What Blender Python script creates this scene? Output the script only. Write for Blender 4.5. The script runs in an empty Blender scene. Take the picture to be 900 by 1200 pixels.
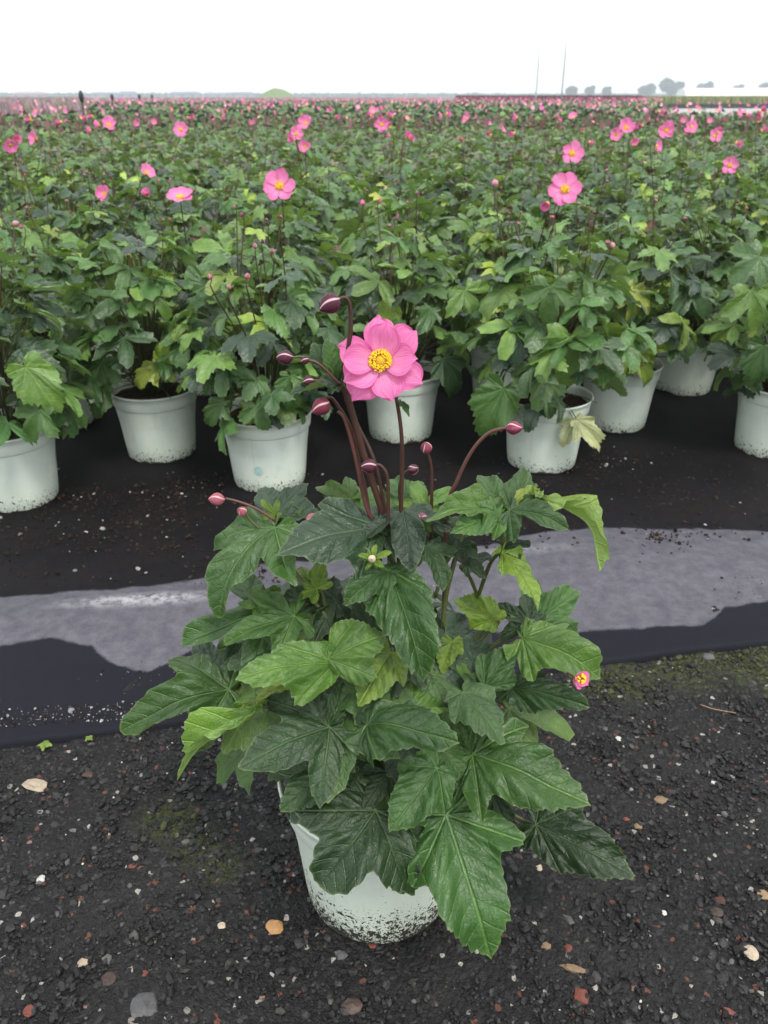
import bpy, math, random
import numpy as np
from mathutils import Vector, Matrix, noise as mn

random.seed(7)
rng = np.random.default_rng(7)
R = math.radians
scene = bpy.context.scene
col = scene.collection

# ------------------------------------------------------------------ camera
F_PX, CAM_H, PITCH = 942.0, 0.80, R(27.4)          # photo 900 x 1200 px
cam_d = bpy.data.cameras.new('camera')
cam_d.sensor_fit = 'VERTICAL'; cam_d.sensor_height = 36.0
cam_d.lens = F_PX / 1200.0 * 36.0
cam_d.clip_start = 0.02; cam_d.clip_end = 6000
cam_d.dof.use_dof = True; cam_d.dof.focus_distance = 0.74; cam_d.dof.aperture_fstop = 13.0
cam = bpy.data.objects.new('camera', cam_d); col.objects.link(cam)
cam.location = (0, 0, CAM_H); cam.rotation_euler = (math.pi/2 - PITCH, 0, 0)
scene.camera = cam

# ------------------------------------------------------------------ light
SUN_EL, SUN_AZ = R(58), R(152)
world = bpy.data.worlds.new('World'); scene.world = world; world.use_nodes = True
wn, wl = world.node_tree.nodes, world.node_tree.links
wn.clear()
sky = wn.new('ShaderNodeTexSky'); sky.sky_type = 'NISHITA'; sky.sun_disc = False
sky.sun_elevation = SUN_EL; sky.sun_rotation = SUN_AZ; sky.dust_density = 4.0; sky.air_density = 1.0
mix = wn.new('ShaderNodeMix'); mix.data_type = 'RGBA'; mix.inputs[0].default_value = 0.86
wl.new(sky.outputs[0], mix.inputs[6]); mix.inputs[7].default_value = (10.2, 10.3, 10.4, 1)   # closed cloud cover
bg = wn.new('ShaderNodeBackground'); bg.inputs[1].default_value = 0.115
wl.new(mix.outputs[2], bg.inputs[0])
wo = wn.new('ShaderNodeOutputWorld'); wl.new(bg.outputs[0], wo.inputs[0])

sun_d = bpy.data.lights.new('sun', 'SUN'); sun_d.energy = 1.5; sun_d.angle = R(14); sun_d.color = (1, 0.965, 0.91)
sun = bpy.data.objects.new('sun', sun_d); col.objects.link(sun)
sdir = Vector((math.cos(SUN_EL)*math.sin(SUN_AZ), math.cos(SUN_EL)*math.cos(SUN_AZ), math.sin(SUN_EL)))
sun.rotation_euler = sdir.to_track_quat('Z', 'Y').to_euler()

vs = scene.view_settings
vs.view_transform = 'Standard'; vs.look = 'None'; vs.gamma = 1.0; vs.exposure = 0.68; vs.use_curve_mapping = False
scene.cycles.max_bounces = 4; scene.cycles.diffuse_bounces = 3; scene.cycles.glossy_bounces = 2; scene.cycles.volume_bounces = 0

# ------------------------------------------------------------------ pixel -> place
CP, SP = math.cos(PITCH), math.sin(PITCH)
def ray(x, y):
    a, b = (x-450)/F_PX, (600-y)/F_PX
    return Vector((a, CP+b*SP, -SP+b*CP))
def on_z(x, y, z=0.0):
    r = ray(x, y); return Vector((0, 0, CAM_H)) + r*((z-CAM_H)/r.z)
def on_y(x, y, Y):
    r = ray(x, y); return Vector((0, 0, CAM_H)) + r*(Y/r.y)

# ------------------------------------------------------------------ mesh helpers
class Buf:
    def __init__(s): s.V=[]; s.F=[]; s.M=[]; s.A=[]; s.T=[]; s.n=0
    def add(s, V, F, mat=0, att=None, tint=None):
        V = np.asarray(V, float).reshape(-1, 3); n = len(V)
        s.V.append(V)
        tris = []
        for f in F:
            for k in range(1, len(f)-1): tris.append((f[0], f[k], f[k+1]))
        Fa = np.asarray(tris, np.int64).reshape(-1, 3) + s.n
        s.F.append(Fa); s.M.append(np.full(len(Fa), mat))
        s.A.append(np.zeros((n, 3)) if att is None else np.asarray(att, float).reshape(-1, 3))
        t = np.ones((n, 4)); 
        if tint is not None: t[:, :3] = tint
        s.T.append(t); s.n += n
    def mesh(s, name, mats, smooth=True):
        V = np.concatenate(s.V); Fa = np.concatenate(s.F); M = np.concatenate(s.M)
        me = bpy.data.meshes.new(name)
        me.vertices.add(len(V)); me.vertices.foreach_set('co', V.ravel())
        me.loops.add(len(Fa)*3); me.loops.foreach_set('vertex_index', Fa.ravel().astype(np.int32))
        me.polygons.add(len(Fa)); me.polygons.foreach_set('loop_start', np.arange(0, len(Fa)*3, 3, dtype=np.int32))
        me.polygons.foreach_set('material_index', M.astype(np.int32))
        me.update(calc_edges=True)
        me.polygons.foreach_set('use_smooth', np.full(len(Fa), bool(smooth)))
        a = me.attributes.new('vein', 'FLOAT_VECTOR', 'POINT'); a.data.foreach_set('vector', np.concatenate(s.A).ravel())
        t = me.attributes.new('tint', 'FLOAT_COLOR', 'POINT'); t.data.foreach_set('color', np.concatenate(s.T).ravel())
        for m in (mats if isinstance(mats, (list, tuple)) else [mats]): me.materials.append(m)
        return me
    def build(s, name, mats, parent=None, smooth=True):
        return new_obj(name, s.mesh(name, mats, smooth), parent)

def new_obj(name, me, parent=None, M=None, color=None):
    o = bpy.data.objects.new(name, me); col.objects.link(o)
    if parent: o.parent = parent
    if M is not None: o.matrix_basis = M
    if color is not None: o.color = (*color, 1)
    return o
def empty(name, loc=(0, 0, 0), rz=0):
    o = bpy.data.objects.new(name, None); col.objects.link(o)
    o.location = loc; o.rotation_euler = (0, 0, rz); o.empty_display_size = 0.05
    return o
def tag(o, label=None, cat=None, group=None, kind=None):
    if label: o['label'] = label
    if cat: o['category'] = cat
    if group: o['group'] = group
    if kind: o['kind'] = kind
    return o

def crom(P, n):
    P = [Vector(p) for p in P]; Q = [2*P[0]-P[1]] + P + [2*P[-1]-P[-2]]; out = []
    for i in range(len(P)-1):
        a, b, c, d = Q[i:i+4]
        for k in range(n):
            t = k/n
            out.append(0.5*((2*b) + (c-a)*t + (2*a-5*b+4*c-d)*t*t + (3*b-a-3*c+d)*t**3))
    out.append(P[-1]); return out
def tube(buf, P, r0, r1, n=6, sub=4, mat=0, tint=None):
    C = crom(P, sub) if sub > 1 else [Vector(p) for p in P]
    V = []; up = Vector((0.31, 0.2, 0.93))
    for i, c in enumerate(C):
        t = (C[min(i+1, len(C)-1)] - C[max(i-1, 0)]).normalized()
        a = t.cross(up)
        if a.length < 0.05: a = t.cross(Vector((1, 0, 0)))
        a.normalize(); b = t.cross(a); r = r0 + (r1-r0)*i/(len(C)-1)
        for k in range(n):
            w = 2*math.pi*k/n; V.append(c + r*(a*math.cos(w) + b*math.sin(w)))
    Fc = [(i*n+k, i*n+(k+1) % n, (i+1)*n+(k+1) % n, (i+1)*n+k) for i in range(len(C)-1) for k in range(n)]
    Fc += [tuple(range(n))[::-1], tuple((len(C)-1)*n+k for k in range(n))]
    buf.add(V, Fc, mat, tint=tint)
def lathe(buf, prof, n=48, mat=0, jit=None, closed=True):
    V = []; A = []
    for i, (r, z) in enumerate(prof):
        for k in range(n):
            w = 2*math.pi*k/n; V.append((r*math.cos(w), r*math.sin(w), z)); A.append((k/n, z, 0))
    Fc = [(i*n+k, i*n+(k+1) % n, (i+1)*n+(k+1) % n, (i+1)*n+k) for i in range(len(prof)-1) for k in range(n)]
    buf.add(V, Fc, mat, att=A)
def box(buf, c, s, mat=0, tint=None):
    x, y, z = c; a, b, h = s[0]/2, s[1]/2, s[2]/2
    V = [(x+i*a, y+j*b, z+k*h) for k in (-1, 1) for j in (-1, 1) for i in (-1, 1)]
    buf.add(V, [(0, 2, 3, 1), (4, 5, 7, 6), (0, 1, 5, 4), (2, 6, 7, 3), (0, 4, 6, 2), (1, 3, 7, 5)], mat, tint=tint)
ICO_V = []
_p = (1+5**.5)/2
for a, b in ((1, _p), (-1, _p), (1, -_p), (-1, -_p)):
    ICO_V += [(0, a, b)]
for a, b in ((1, _p), (-1, _p), (1, -_p), (-1, -_p)):
    ICO_V += [(a, b, 0)]
for a, b in ((1, _p), (-1, _p), (1, -_p), (-1, -_p)):
    ICO_V += [(b, 0, a)]
ICO_V = np.array(ICO_V)/math.sqrt(1+_p*_p)
def _icofaces():
    F = []
    d = np.linalg.norm(ICO_V[:, None]-ICO_V[None], axis=2)
    e = d < 1.1
    for i in range(12):
        for j in range(i+1, 12):
            for k in range(j+1, 12):
                if e[i, j] and e[j, k] and e[i, k]:
                    n = np.cross(ICO_V[j]-ICO_V[i], ICO_V[k]-ICO_V[i])
                    F.append((i, j, k) if n @ ICO_V[i] > 0 else (i, k, j))
    return F
ICO_F = np.array(_icofaces())
def rocks(name, pos, size, tints, mat, flat=(0.5, 0.9), sink=0.35, parent=None, smooth=False):
    """many pebbles in one mesh, numpy only"""
    n = len(pos); pos = np.asarray(pos, float)
    if pos.shape[1] == 2: pos = np.c_[pos, np.zeros(n)]
    S = rng.uniform(0.65, 1.2, (n, 12, 1)) * ICO_V[None]
    sc_ = np.c_[rng.uniform(.75, 1.3, n), rng.uniform(.55, 1.0, n), rng.uniform(flat[0], flat[1], n)] * np.asarray(size)[:, None]
    S = S * sc_[:, None, :]
    a = rng.uniform(0, 6.28, n); t = rng.normal(0, .25, n)
    c, s_ = np.cos(t)[:, None], np.sin(t)[:, None]
    Y = S[..., 1]*c - S[..., 2]*s_; Z = S[..., 1]*s_ + S[..., 2]*c
    c, s_ = np.cos(a)[:, None], np.sin(a)[:, None]
    X2 = S[..., 0]*c - Y*s_; Y2 = S[..., 0]*s_ + Y*c
    V = np.stack([X2, Y2, Z], -1) + pos[:, None, :]
    V[..., 2] += (sc_[:, 2]*(1-2*sink))[:, None]
    Fa = (ICO_F[None] + (np.arange(n)*12)[:, None, None]).reshape(-1, 3)
    b = Buf(); b.V = [V.reshape(-1, 3)]; b.F = [Fa]; b.M = [np.zeros(len(Fa))]; b.A = [np.zeros((n*12, 3))]
    T = np.ones((n*12, 4)); T[:, :3] = np.repeat(np.asarray(tints), 12, 0); b.T = [T]
    return b.build(name, mat, parent, smooth)

# ------------------------------------------------------------------ materials
class N:
    """small node-graph helper"""
    def __init__(s, name):
        s.m = bpy.data.materials.new(name); s.m.use_nodes = True; s.t = s.m.node_tree
        s.t.nodes.clear(); s.out = s.t.nodes.new('ShaderNodeOutputMaterial')
    def n(s, typ, **kw):
        nd = s.t.nodes.new('ShaderNode'+typ)
        for k, v in kw.items(): setattr(nd, k, v)
        return nd
    def l(s, a, b): s.t.links.new(a, b)
    def put(s, sock, v):
        if isinstance(v, bpy.types.NodeSocket): s.l(v, sock)
        elif isinstance(v, (tuple, list)) and sock.type == 'RGBA' and len(v) == 3: sock.default_value = (*v, 1)
        else: sock.default_value = v
    def math(s, op, a, b=0.0, c=None, clamp=False):
        nd = s.n('Math', operation=op); nd.use_clamp = clamp
        s.put(nd.inputs[0], a); s.put(nd.inputs[1], b)
        if c is not None: s.put(nd.inputs[2], c)
        return nd.outputs[0]
    def mix(s, f, a, b, mode='MIX'):
        nd = s.n('Mix', data_type='RGBA', blend_type=mode); s.put(nd.inputs[0], f); s.put(nd.inputs[6], a); s.put(nd.inputs[7], b)
        return nd.outputs[2]
    def noise(s, vec, scale, detail=3, rough=.55, dist=0.0):
        nd = s.n('TexNoise'); nd.inputs['Scale'].default_value = scale; nd.inputs['Detail'].default_value = detail
        nd.inputs['Roughness'].default_value = rough; nd.inputs['Distortion'].default_value = dist
        if vec is not None: s.l(vec, nd.inputs['Vector'])
        return nd.outputs[0]
    def voro(s, vec, scale, feat='F1', out='Distance'):
        nd = s.n('TexVoronoi', feature=feat); nd.inputs['Scale'].default_value = scale
        if vec is not None: s.l(vec, nd.inputs['Vector'])
        return nd.outputs[out]
    def ramp(s, v, a, b, smooth=True):
        nd = s.n('MapRange'); nd.interpolation_type = 'SMOOTHSTEP' if smooth else 'LINEAR'
        s.put(nd.inputs[0], v); s.put(nd.inputs[1], a); s.put(nd.inputs[2], b); return nd.outputs[0]
    def obj(s): return s.n('TexCoord').outputs['Object']
    def pos(s): return s.n('NewGeometry').outputs['Position']
    def att(s, name, o='Color'): return s.n('Attribute', attribute_name=name).outputs[o]
    def bump(s, h, strength=.3, dist=.002, normal=None):
        nd = s.n('Bump'); nd.inputs['Strength'].default_value = strength; nd.inputs['Distance'].default_value = dist
        s.l(h, nd.inputs['Height'])
        if normal is not None: s.l(normal, nd.inputs['Normal'])
        return nd.outputs[0]
    def princ(s, color, rough=.5, normal=None, spec=.5, **kw):
        p = s.n('BsdfPrincipled'); s.put(p.inputs['Base Color'], color); s.put(p.inputs['Roughness'], rough)
        p.inputs['Specular IOR Level'].default_value = spec
        for k, v in kw.items(): s.put(p.inputs[k.replace('_', ' ')], v)
        if normal is not None: s.l(normal, p.inputs['Normal'])
        return p.outputs[0]
    def done(s, sh): s.l(sh, s.out.inputs['Surface']); return s.m

def leaf_material(name, mode, K=1.0, fine=True):
    """mode 'object': tint from the object colour; 'vertex': tint from the mesh attribute"""
    g = N(name)
    oi = g.n('ObjectInfo'); ob = g.obj()
    base = oi.outputs['Color'] if mode == 'object' else g.att('tint')
    a = g.n('SeparateXYZ'); g.l(g.att('vein', 'Vector'), a.inputs[0]); u, v, t = a.outputs
    n1 = g.noise(ob, 2.6*K, 3); n2 = g.noise(ob, 15*K, 3); n3 = g.noise(ob, 75*K, 2)
    vd = g.math('ADD', v, g.math('MULTIPLY', g.math('SUBTRACT', n2, .5), .010))
    mid = g.math('SUBTRACT', 1.0, g.ramp(vd, .004, .017))
    s = g.math('FRACT', g.math('MULTIPLY', g.math('SUBTRACT', g.math('ADD', u, g.math('MULTIPLY', g.math('SUBTRACT', n1, .5), .07)), g.math('MULTIPLY', v, .95)), 6.5))
    sd = g.math('ABSOLUTE', g.math('SUBTRACT', s, .5))
    sec = g.math('SUBTRACT', 1.0, g.ramp(sd, .0, .075))
    ter = 0.0 if not fine else g.math('SUBTRACT', 1.0, g.ramp(g.voro(ob, 21*K, 'DISTANCE_TO_EDGE'), .0, .13))
    vein = g.math('MAXIMUM', mid, g.math('MULTIPLY', sec, .55))
    c = g.mix(g.ramp(n1, .3, .72), g.mix(1.0, base, (.72, .78, .72), 'MULTIPLY'), g.mix(1.0, base, (1.3, 1.2, 1.1), 'MULTIPLY'))
    if mode == 'object':
        hv = g.n('HueSaturation'); g.l(c, hv.inputs['Color'])
        g.put(hv.inputs['Value'], g.math('ADD', g.math('MULTIPLY', oi.outputs['Random'], .3), .85)); c = hv.outputs[0]
    c = g.mix(g.math('MULTIPLY', vein, .42), c, g.mix(1.0, g.mix(1.0, c, (2.2, 1.9, 2.0), 'MULTIPLY'), (.05, .06, .03), 'ADD'))
    if fine: c = g.mix(g.math('MULTIPLY', ter, .06), c, (.02, .05, .02))
    # scattered brown necrotic blotches and paler margins
    bl = g.math('MULTIPLY', g.ramp(g.noise(ob, 2.3*K, 5, .62), .665, .73), .8)
    c = g.mix(bl, c, (.10, .06, .04))
    c = g.mix(g.math('MULTIPLY', g.ramp(t, .965, 1.0), .3), c, (.24, .3, .12))
    back = g.n('NewGeometry').outputs['Backfacing']
    cu = g.mix(.6, c, g.mix(1.0, (.16, .23, .09), g.mix(.5, base, (.12, .2, .07)), 'SCREEN'))
    c2 = g.mix(back, c, cu)
    h = g.math('ADD', g.math('MULTIPLY', vein, -1.0), g.math('ADD', g.math('MULTIPLY', ter, -.12), g.math('MULTIPLY', n2, 1.1)))
    if fine: h = g.math('ADD', h, g.math('MULTIPLY', n3, .3))
    nb = g.bump(h, .55, .0024)
    p = g.princ(c2, g.math('ADD', .24, g.math('MULTIPLY', n2, .32)), nb, .55 if fine else .65)
    tr = g.n('BsdfTranslucent'); g.l(g.mix(1.0, c2, (1.5, 1.5, .6), 'MULTIPLY'), tr.inputs[0])
    ms = g.n('MixShader'); ms.inputs[0].default_value = .17; g.l(p, ms.inputs[1]); g.l(tr.outputs[0], ms.inputs[2])
    return g.done(ms.outputs[0])
M_LEAF = leaf_material('leaf_object_tint', 'object')
M_LEAFV = leaf_material('leaf_vertex_tint', 'vertex', 12.0, False)
M_LEAFF = leaf_material('leaf_field_tint', 'object', 1.0, False)

def mat_simple(name, color, rough=.6, scale=40, var=.35, bump=.2, bdist=.002, spec=.4, tint=False):
    g = N(name); ob = g.obj(); n = g.noise(ob, scale, 4)
    base = g.att('tint') if tint else color
    c = g.mix(n, g.mix(1.0, base, (1-var,)*3, 'MULTIPLY'), g.mix(1.0, base, (1+var,)*3, 'MULTIPLY'))
    return g.done(g.princ(c, rough, g.bump(n, bump, bdist), spec))
def stem_mat(name, a, b):
    g = N(name); ob = g.obj(); n = g.noise(ob, 30, 3); n2 = g.noise(ob, 400, 2)
    return g.done(g.princ(g.mix(n, a, b), .45, g.bump(n2, .2, .0006), .4))
M_STEM_D = stem_mat('stem_purple_brown', (.035, .014, .012), (.075, .036, .022))
M_STEM_R = stem_mat('stem_red', (.10, .026, .03), (.09, .05, .03))
M_STEM_G = stem_mat('stem_green', (.06, .10, .025), (.085, .07, .03))

def pot_material(name, lo, top=.085, br=1.0):
    g = N(name); ob = g.obj(); x = g.n('SeparateXYZ'); g.l(ob, x.inputs[0]); z = x.outputs[2]
    rnd = g.n('ObjectInfo').outputs['Random']
    off = g.n('VectorMath', operation='ADD'); g.l(ob, off.inputs[0])
    cb = g.n('CombineXYZ'); g.put(cb.inputs[0], g.math('MULTIPLY', rnd, 7.0)); g.put(cb.inputs[1], g.math('MULTIPLY', rnd, 3.0)); g.l(cb.outputs[0], off.inputs[1])
    q = off.outputs[0]
    n0 = g.noise(q, 9, 3); n1 = g.noise(q, 165, 4, .6); n2 = g.noise(q, 420, 3, .6); nb = g.noise(q, 38, 4, .62)
    # splashed soil: dense at the foot, thinning upwards
    hgt = g.math('ADD', z, g.math('MULTIPLY', g.math('SUBTRACT', nb, .5), .05))
    k = g.math('SUBTRACT', 1.0, g.ramp(hgt, -.02, top, False))
    thr = g.math('SUBTRACT', .80, g.math('MULTIPLY', k, lo))
    d = g.math('MAXIMUM', g.ramp(g.math('SUBTRACT', n1, thr), .0, .025), g.ramp(g.math('SUBTRACT', n2, g.math('ADD', thr, .02)), .0, .03))
    foot = g.math('SUBTRACT', 1.0, g.ramp(g.math('ADD', z, g.math('MULTIPLY', g.math('SUBTRACT', nb, .5), .035)), .001, .006))
    d = g.math('MAXIMUM', d, foot)
    c = g.mix(g.ramp(n0, .35, .7), (.60, .685, .62), (.69, .755, .68))
    c = g.mix(g.math('MULTIPLY', k, .35), c, (.58, .64, .47))         # algae film
    sm = g.math('MULTIPLY', g.ramp(g.noise(q, 14, 5, .7), .52, .75), .25)
    c = g.mix(sm, c, (.33, .36, .31))
    mp = g.n('Mapping'); mp.inputs['Scale'].default_value = (60, 60, 5); g.l(q, mp.inputs['Vector'])
    c = g.mix(g.math('MULTIPLY', g.ramp(g.noise(mp.outputs[0], 1.0, 3, .6), .56, .75), .22), c, (.30, .30, .24))
    c = g.mix(1.0, c, (br, br, br*.985), 'MULTIPLY'); c = g.mix(d, c, (.035, .03, .02))
    return g.done(g.princ(c, g.mix(d, (.42,)*3, (.9,)*3), g.bump(d, .5, .002), .45))
M_POT = pot_material('pot_plastic', .33)
M_POT_HERO = pot_material('pot_plastic_splashed', .40, .13, 1.05)
def soil_mat():
    g = N('peat_soil'); p = g.pos(); n = g.noise(p, 90, 5, .7); n2 = g.noise(p, 320, 3, .6)
    c = g.mix(g.ramp(n, .3, .7), (.016, .010, .008), (.06, .036, .024)); c = g.mix(g.ramp(n2, .66, .72), c, (.16, .11, .07))
    return g.done(g.princ(c, .9, g.bump(g.math('ADD', n, g.math('MULTIPLY', n2, .5)), .9, .008), .2))
M_SOIL = soil_mat()
M_CRUMB = mat_simple('loose_crumbs', None, .9, 400, .4, .4, .001, .2, True)
M_STONE = mat_simple('stone_chips', None, .5, 300, .45, .5, .001, .28, True)

def asphalt_mat():
    g = N('asphalt'); p = g.pos(); n = g.noise(p, 6, 4, .6); n2 = g.noise(p, 120, 4, .6); vo = g.voro(p, 170); vo2 = g.voro(p, 420)
    cc = g.n('TexVoronoi'); cc.inputs['Scale'].default_value = 210; g.l(p, cc.inputs['Vector'])
    hs = g.n('SeparateColor'); g.l(cc.outputs['Color'], hs.inputs[0])
    c = g.mix(g.ramp(n, .3, .7), (.0075, .0075, .008), (.016, .0155, .0155))
    c = g.mix(g.math('MULTIPLY', g.ramp(hs.outputs[0], .6, 1.0), .5), c, (.030, .030, .031))
    c = g.mix(g.ramp(hs.outputs[1], .985, .99), c, (.30, .28, .25))
    c = g.mix(g.math('MULTIPLY', g.ramp(hs.outputs[2], .985, .99), .7), c, (.16, .06, .04))
    c = g.mix(g.math('MULTIPLY', g.att('vein', 'Fac'), g.ramp(n2, .38, .62)), c, (.05, .06, .014))      # moss
    h = g.math('ADD', g.math('MULTIPLY', vo, -.8), g.math('ADD', g.math('MULTIPLY', vo2, -.4), n2))
    return g.done(g.princ(c, g.math('ADD', .45, g.math('MULTIPLY', n2, .4)), g.bump(h, .9, .004), .22))
M_ASPH = asphalt_mat()

def fabric_mat():
    g = N('ground_fabric'); p = g.pos()
    a = g.n('SeparateXYZ'); g.l(g.att('vein', 'Vector'), a.inputs[0]); wet_sheen, highlight, dirt = a.outputs
    n = g.noise(p, 5, 4, .6); n2 = g.noise(p, 60, 4, .65); n3 = g.noise(p, 330, 3, .6)
    wv = g.n('TexWave', bands_direction='X'); wv.inputs['Scale'].default_value = 160; g.l(p, wv.inputs['Vector'])
    wv2 = g.n('TexWave', bands_direction='Y'); wv2.inputs['Scale'].default_value = 160; g.l(p, wv2.inputs['Vector'])
    st = g.ramp(g.math('ADD', wet_sheen, g.math('MULTIPLY', g.math('SUBTRACT', n2, .5), .5)), .28, .68)
    film = g.mix(g.ramp(g.noise(p, 42, 5, .7), .25, .75), (.070, .068, .086), (.118, .115, .133))  # grey tones of the painted sky sheen
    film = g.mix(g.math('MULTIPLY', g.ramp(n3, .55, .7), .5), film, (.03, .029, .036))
    c = g.mix(g.ramp(n, .3, .7), (.0042, .0042, .0058), (.0080, .0078, .0098))
    c = g.mix(g.math('MULTIPLY', dirt, g.ramp(n2, .42, .66)), c, (.014, .009, .0075))
    c = g.mix(g.ramp(dirt, .0, .12), (.010, .010, .0155), c)
    c = g.mix(st, c, film)  # grey colour paints the sky sheen of the wet strip
    ck = g.math('MULTIPLY', highlight, g.ramp(g.math('ADD', n2, g.math('MULTIPLY', n3, .5)), .55, .90))
    c = g.mix(ck, c, (.40, .40, .42))  # white highlight on the ridge, painted into the colour
    c = g.mix(g.math('MULTIPLY', g.ramp(n3, .72, .76), .5), c, (.12, .11, .10))
    h = g.math('ADD', g.math('MULTIPLY', g.math('ADD', wv.outputs[1], wv2.outputs[1]), .25), g.math('ADD', n3, g.math('MULTIPLY', n2, 1.5)))
    return g.done(g.princ(c, g.mix(st, (.7,)*3, (.42,)*3), g.bump(h, .3, .0015), .14))
M_FABRIC = fabric_mat()

def petal_mat(name='petal_pink'):
    g = N(name); ob = g.obj(); a = g.n('SeparateXYZ'); g.l(g.att('vein', 'Vector'), a.inputs[0]); u, v, s = a.outputs
    n = g.noise(ob, 90, 3)
    st = g.math('ABSOLUTE', g.math('SUBTRACT', g.math('FRACT', g.math('ADD', g.math('MULTIPLY', v, 7.0), g.math('MULTIPLY', n, .5))), .5))
    c = g.mix(g.ramp(u, .0, .95), (.86, .31, .56), (.74, .165, .41))
    c = g.mix(g.ramp(g.math('ABSOLUTE', v), .55, 1.05), c, (.76, .14, .40))
    c = g.mix(g.math('MULTIPLY', g.ramp(st, .14, .0), .30), c, (.74, .12, .40))
    cv = g.n('CombineXYZ'); g.l(g.math('MULTIPLY', v, 9.0), cv.inputs[0]); g.l(g.math('MULTIPLY', u, 1.6), cv.inputs[1]); sk = g.noise(cv.outputs[0], 1.0, 4, .6)
    c = g.mix(g.math('MULTIPLY', g.ramp(sk, .45, .72), .38), c, (.93, .50, .72)); c = g.mix(g.math('MULTIPLY', g.ramp(sk, .46, .30), .4), c, (.66, .10, .36))
    c = g.mix(g.ramp(u, .2, .0), c, (.93, .62, .70))
    back = g.n('NewGeometry').outputs['Backfacing']
    c = g.mix(g.math('MULTIPLY', back, .5), c, (.66, .10, .30))
    p = g.princ(c, .5, g.bump(g.math('ADD', st, sk), .35, .0012), .3, Sheen_Weight=.25)
    tr = g.n('BsdfTranslucent'); g.l(c, tr.inputs[0]); ms = g.n('MixShader'); ms.inputs[0].default_value = .3
    g.l(p, ms.inputs[1]); g.l(tr.outputs[0], ms.inputs[2]); return g.done(ms.outputs[0])
M_PETAL = petal_mat()
M_STAMEN = mat_simple('stamen_yellow', (.86, .56, .03), .55, 500, .2, .1, .0004, .3)
M_BUTTON = mat_simple('flower_button', (.66, .40, .03), .6, 900, .4, .8, .0012, .3)
def bud_mat():
    g = N('bud_striped'); ob = g.obj(); a = g.n('SeparateXYZ'); g.l(g.att('vein', 'Vector'), a.inputs[0]); an, z, _ = a.outputs
    n = g.noise(ob, 160, 3); oc = g.n('ObjectInfo').outputs['Color']
    w = g.math('ABSOLUTE', g.math('SUBTRACT', g.math('FRACT', g.math('ADD', g.math('MULTIPLY', an, 3.0), g.math('ADD', g.math('MULTIPLY', z, .35), g.math('MULTIPLY', n, .12)))), .5))
    c = g.mix(n, g.mix(1.0, oc, (.7, .65, .7), 'MULTIPLY'), g.mix(1.0, oc, (1.4, 1.2, 1.3), 'MULTIPLY'))
    c = g.mix(g.math('MULTIPLY', g.ramp(w, .085, .035), .85), c, (.62, .42, .45))
    fine = g.math('ABSOLUTE', g.math('SINE', g.math('MULTIPLY', an, 60.0)))
    return g.done(g.princ(c, .5, g.bump(g.math('ADD', fine, n), .3, .0006), .3))
M_BUD = bud_mat()
M_TINT = mat_simple('far_tinted', None, .75, 2.0, .25, .1, .01, .2, True)
M_TINTF = mat_simple('flower_tinted', None, .6, 60, .15, .05, .001, .2, True)

DARK = (.026, .064, .020); BLUE = (.026, .060, .030); MID = (.044, .108, .027); GREEN = (.060, .138, .030)
LIGHT = (.100, .195, .036); LIME = (.175, .27, .036); YEL = (.27, .33, .06)

# ------------------------------------------------------------------ leaf geometry
SHAPES = {   # (direction deg, length, half angle deg, tip exponent)
    'tri':   ((0, 1.0, 52, 1.12), (60, .80, 46, 1.15), (-60, .80, 46, 1.15), (110, .46, 46, 1.4), (-110, .46, 46, 1.4)),
    'ovate': ((0, 1.0, 84, .92), (50, .55, 58, 1.3), (-50, .55, 58, 1.3), (100, .34, 62, 1.5), (-100, .34, 62, 1.5)),
    'fan':   ((0, .92, 55, 1.6), (58, .88, 48, 1.5), (-58, .88, 48, 1.5), (110, .60, 48, 1.5), (-110, .60, 48, 1.5)),
    'lance': ((0, 1.0, 54, .88), (42, .42, 42, 1.2), (-42, .42, 42, 1.2), (100, .18, 60, 1.5), (-100, .18, 60, 1.5)),
    'leaflet': ((0, 1.0, 68, 1.08), (38, .72, 48, 1.3), (-38, .72, 48, 1.3)),
    'long':  ((0, 1.0, 62, .92), (50, .54, 44, 1.2), (-50, .54, 44, 1.2), (108, .30, 45, 1.5), (-108, .30, 45, 1.5)),
    'deep':  ((0, 1.0, 42, 1.25), (64, .86, 40, 1.25), (-64, .86, 40, 1.25), (118, .40, 36, 1.4), (-118, .40, 36, 1.4)),
    'rtri':  ((0, 1.0, 46, 1.75), (60, .84, 43, 1.7), (-60, .84, 43, 1.7), (112, .50, 44, 1.7), (-112, .50, 44, 1.7)),
    'rdeep': ((0, 1.0, 36, 1.7), (68, .90, 38, 1.65), (-68, .90, 38, 1.65), (118, .42, 36, 1.6), (-118, .42, 36, 1.6)),
}
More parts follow.
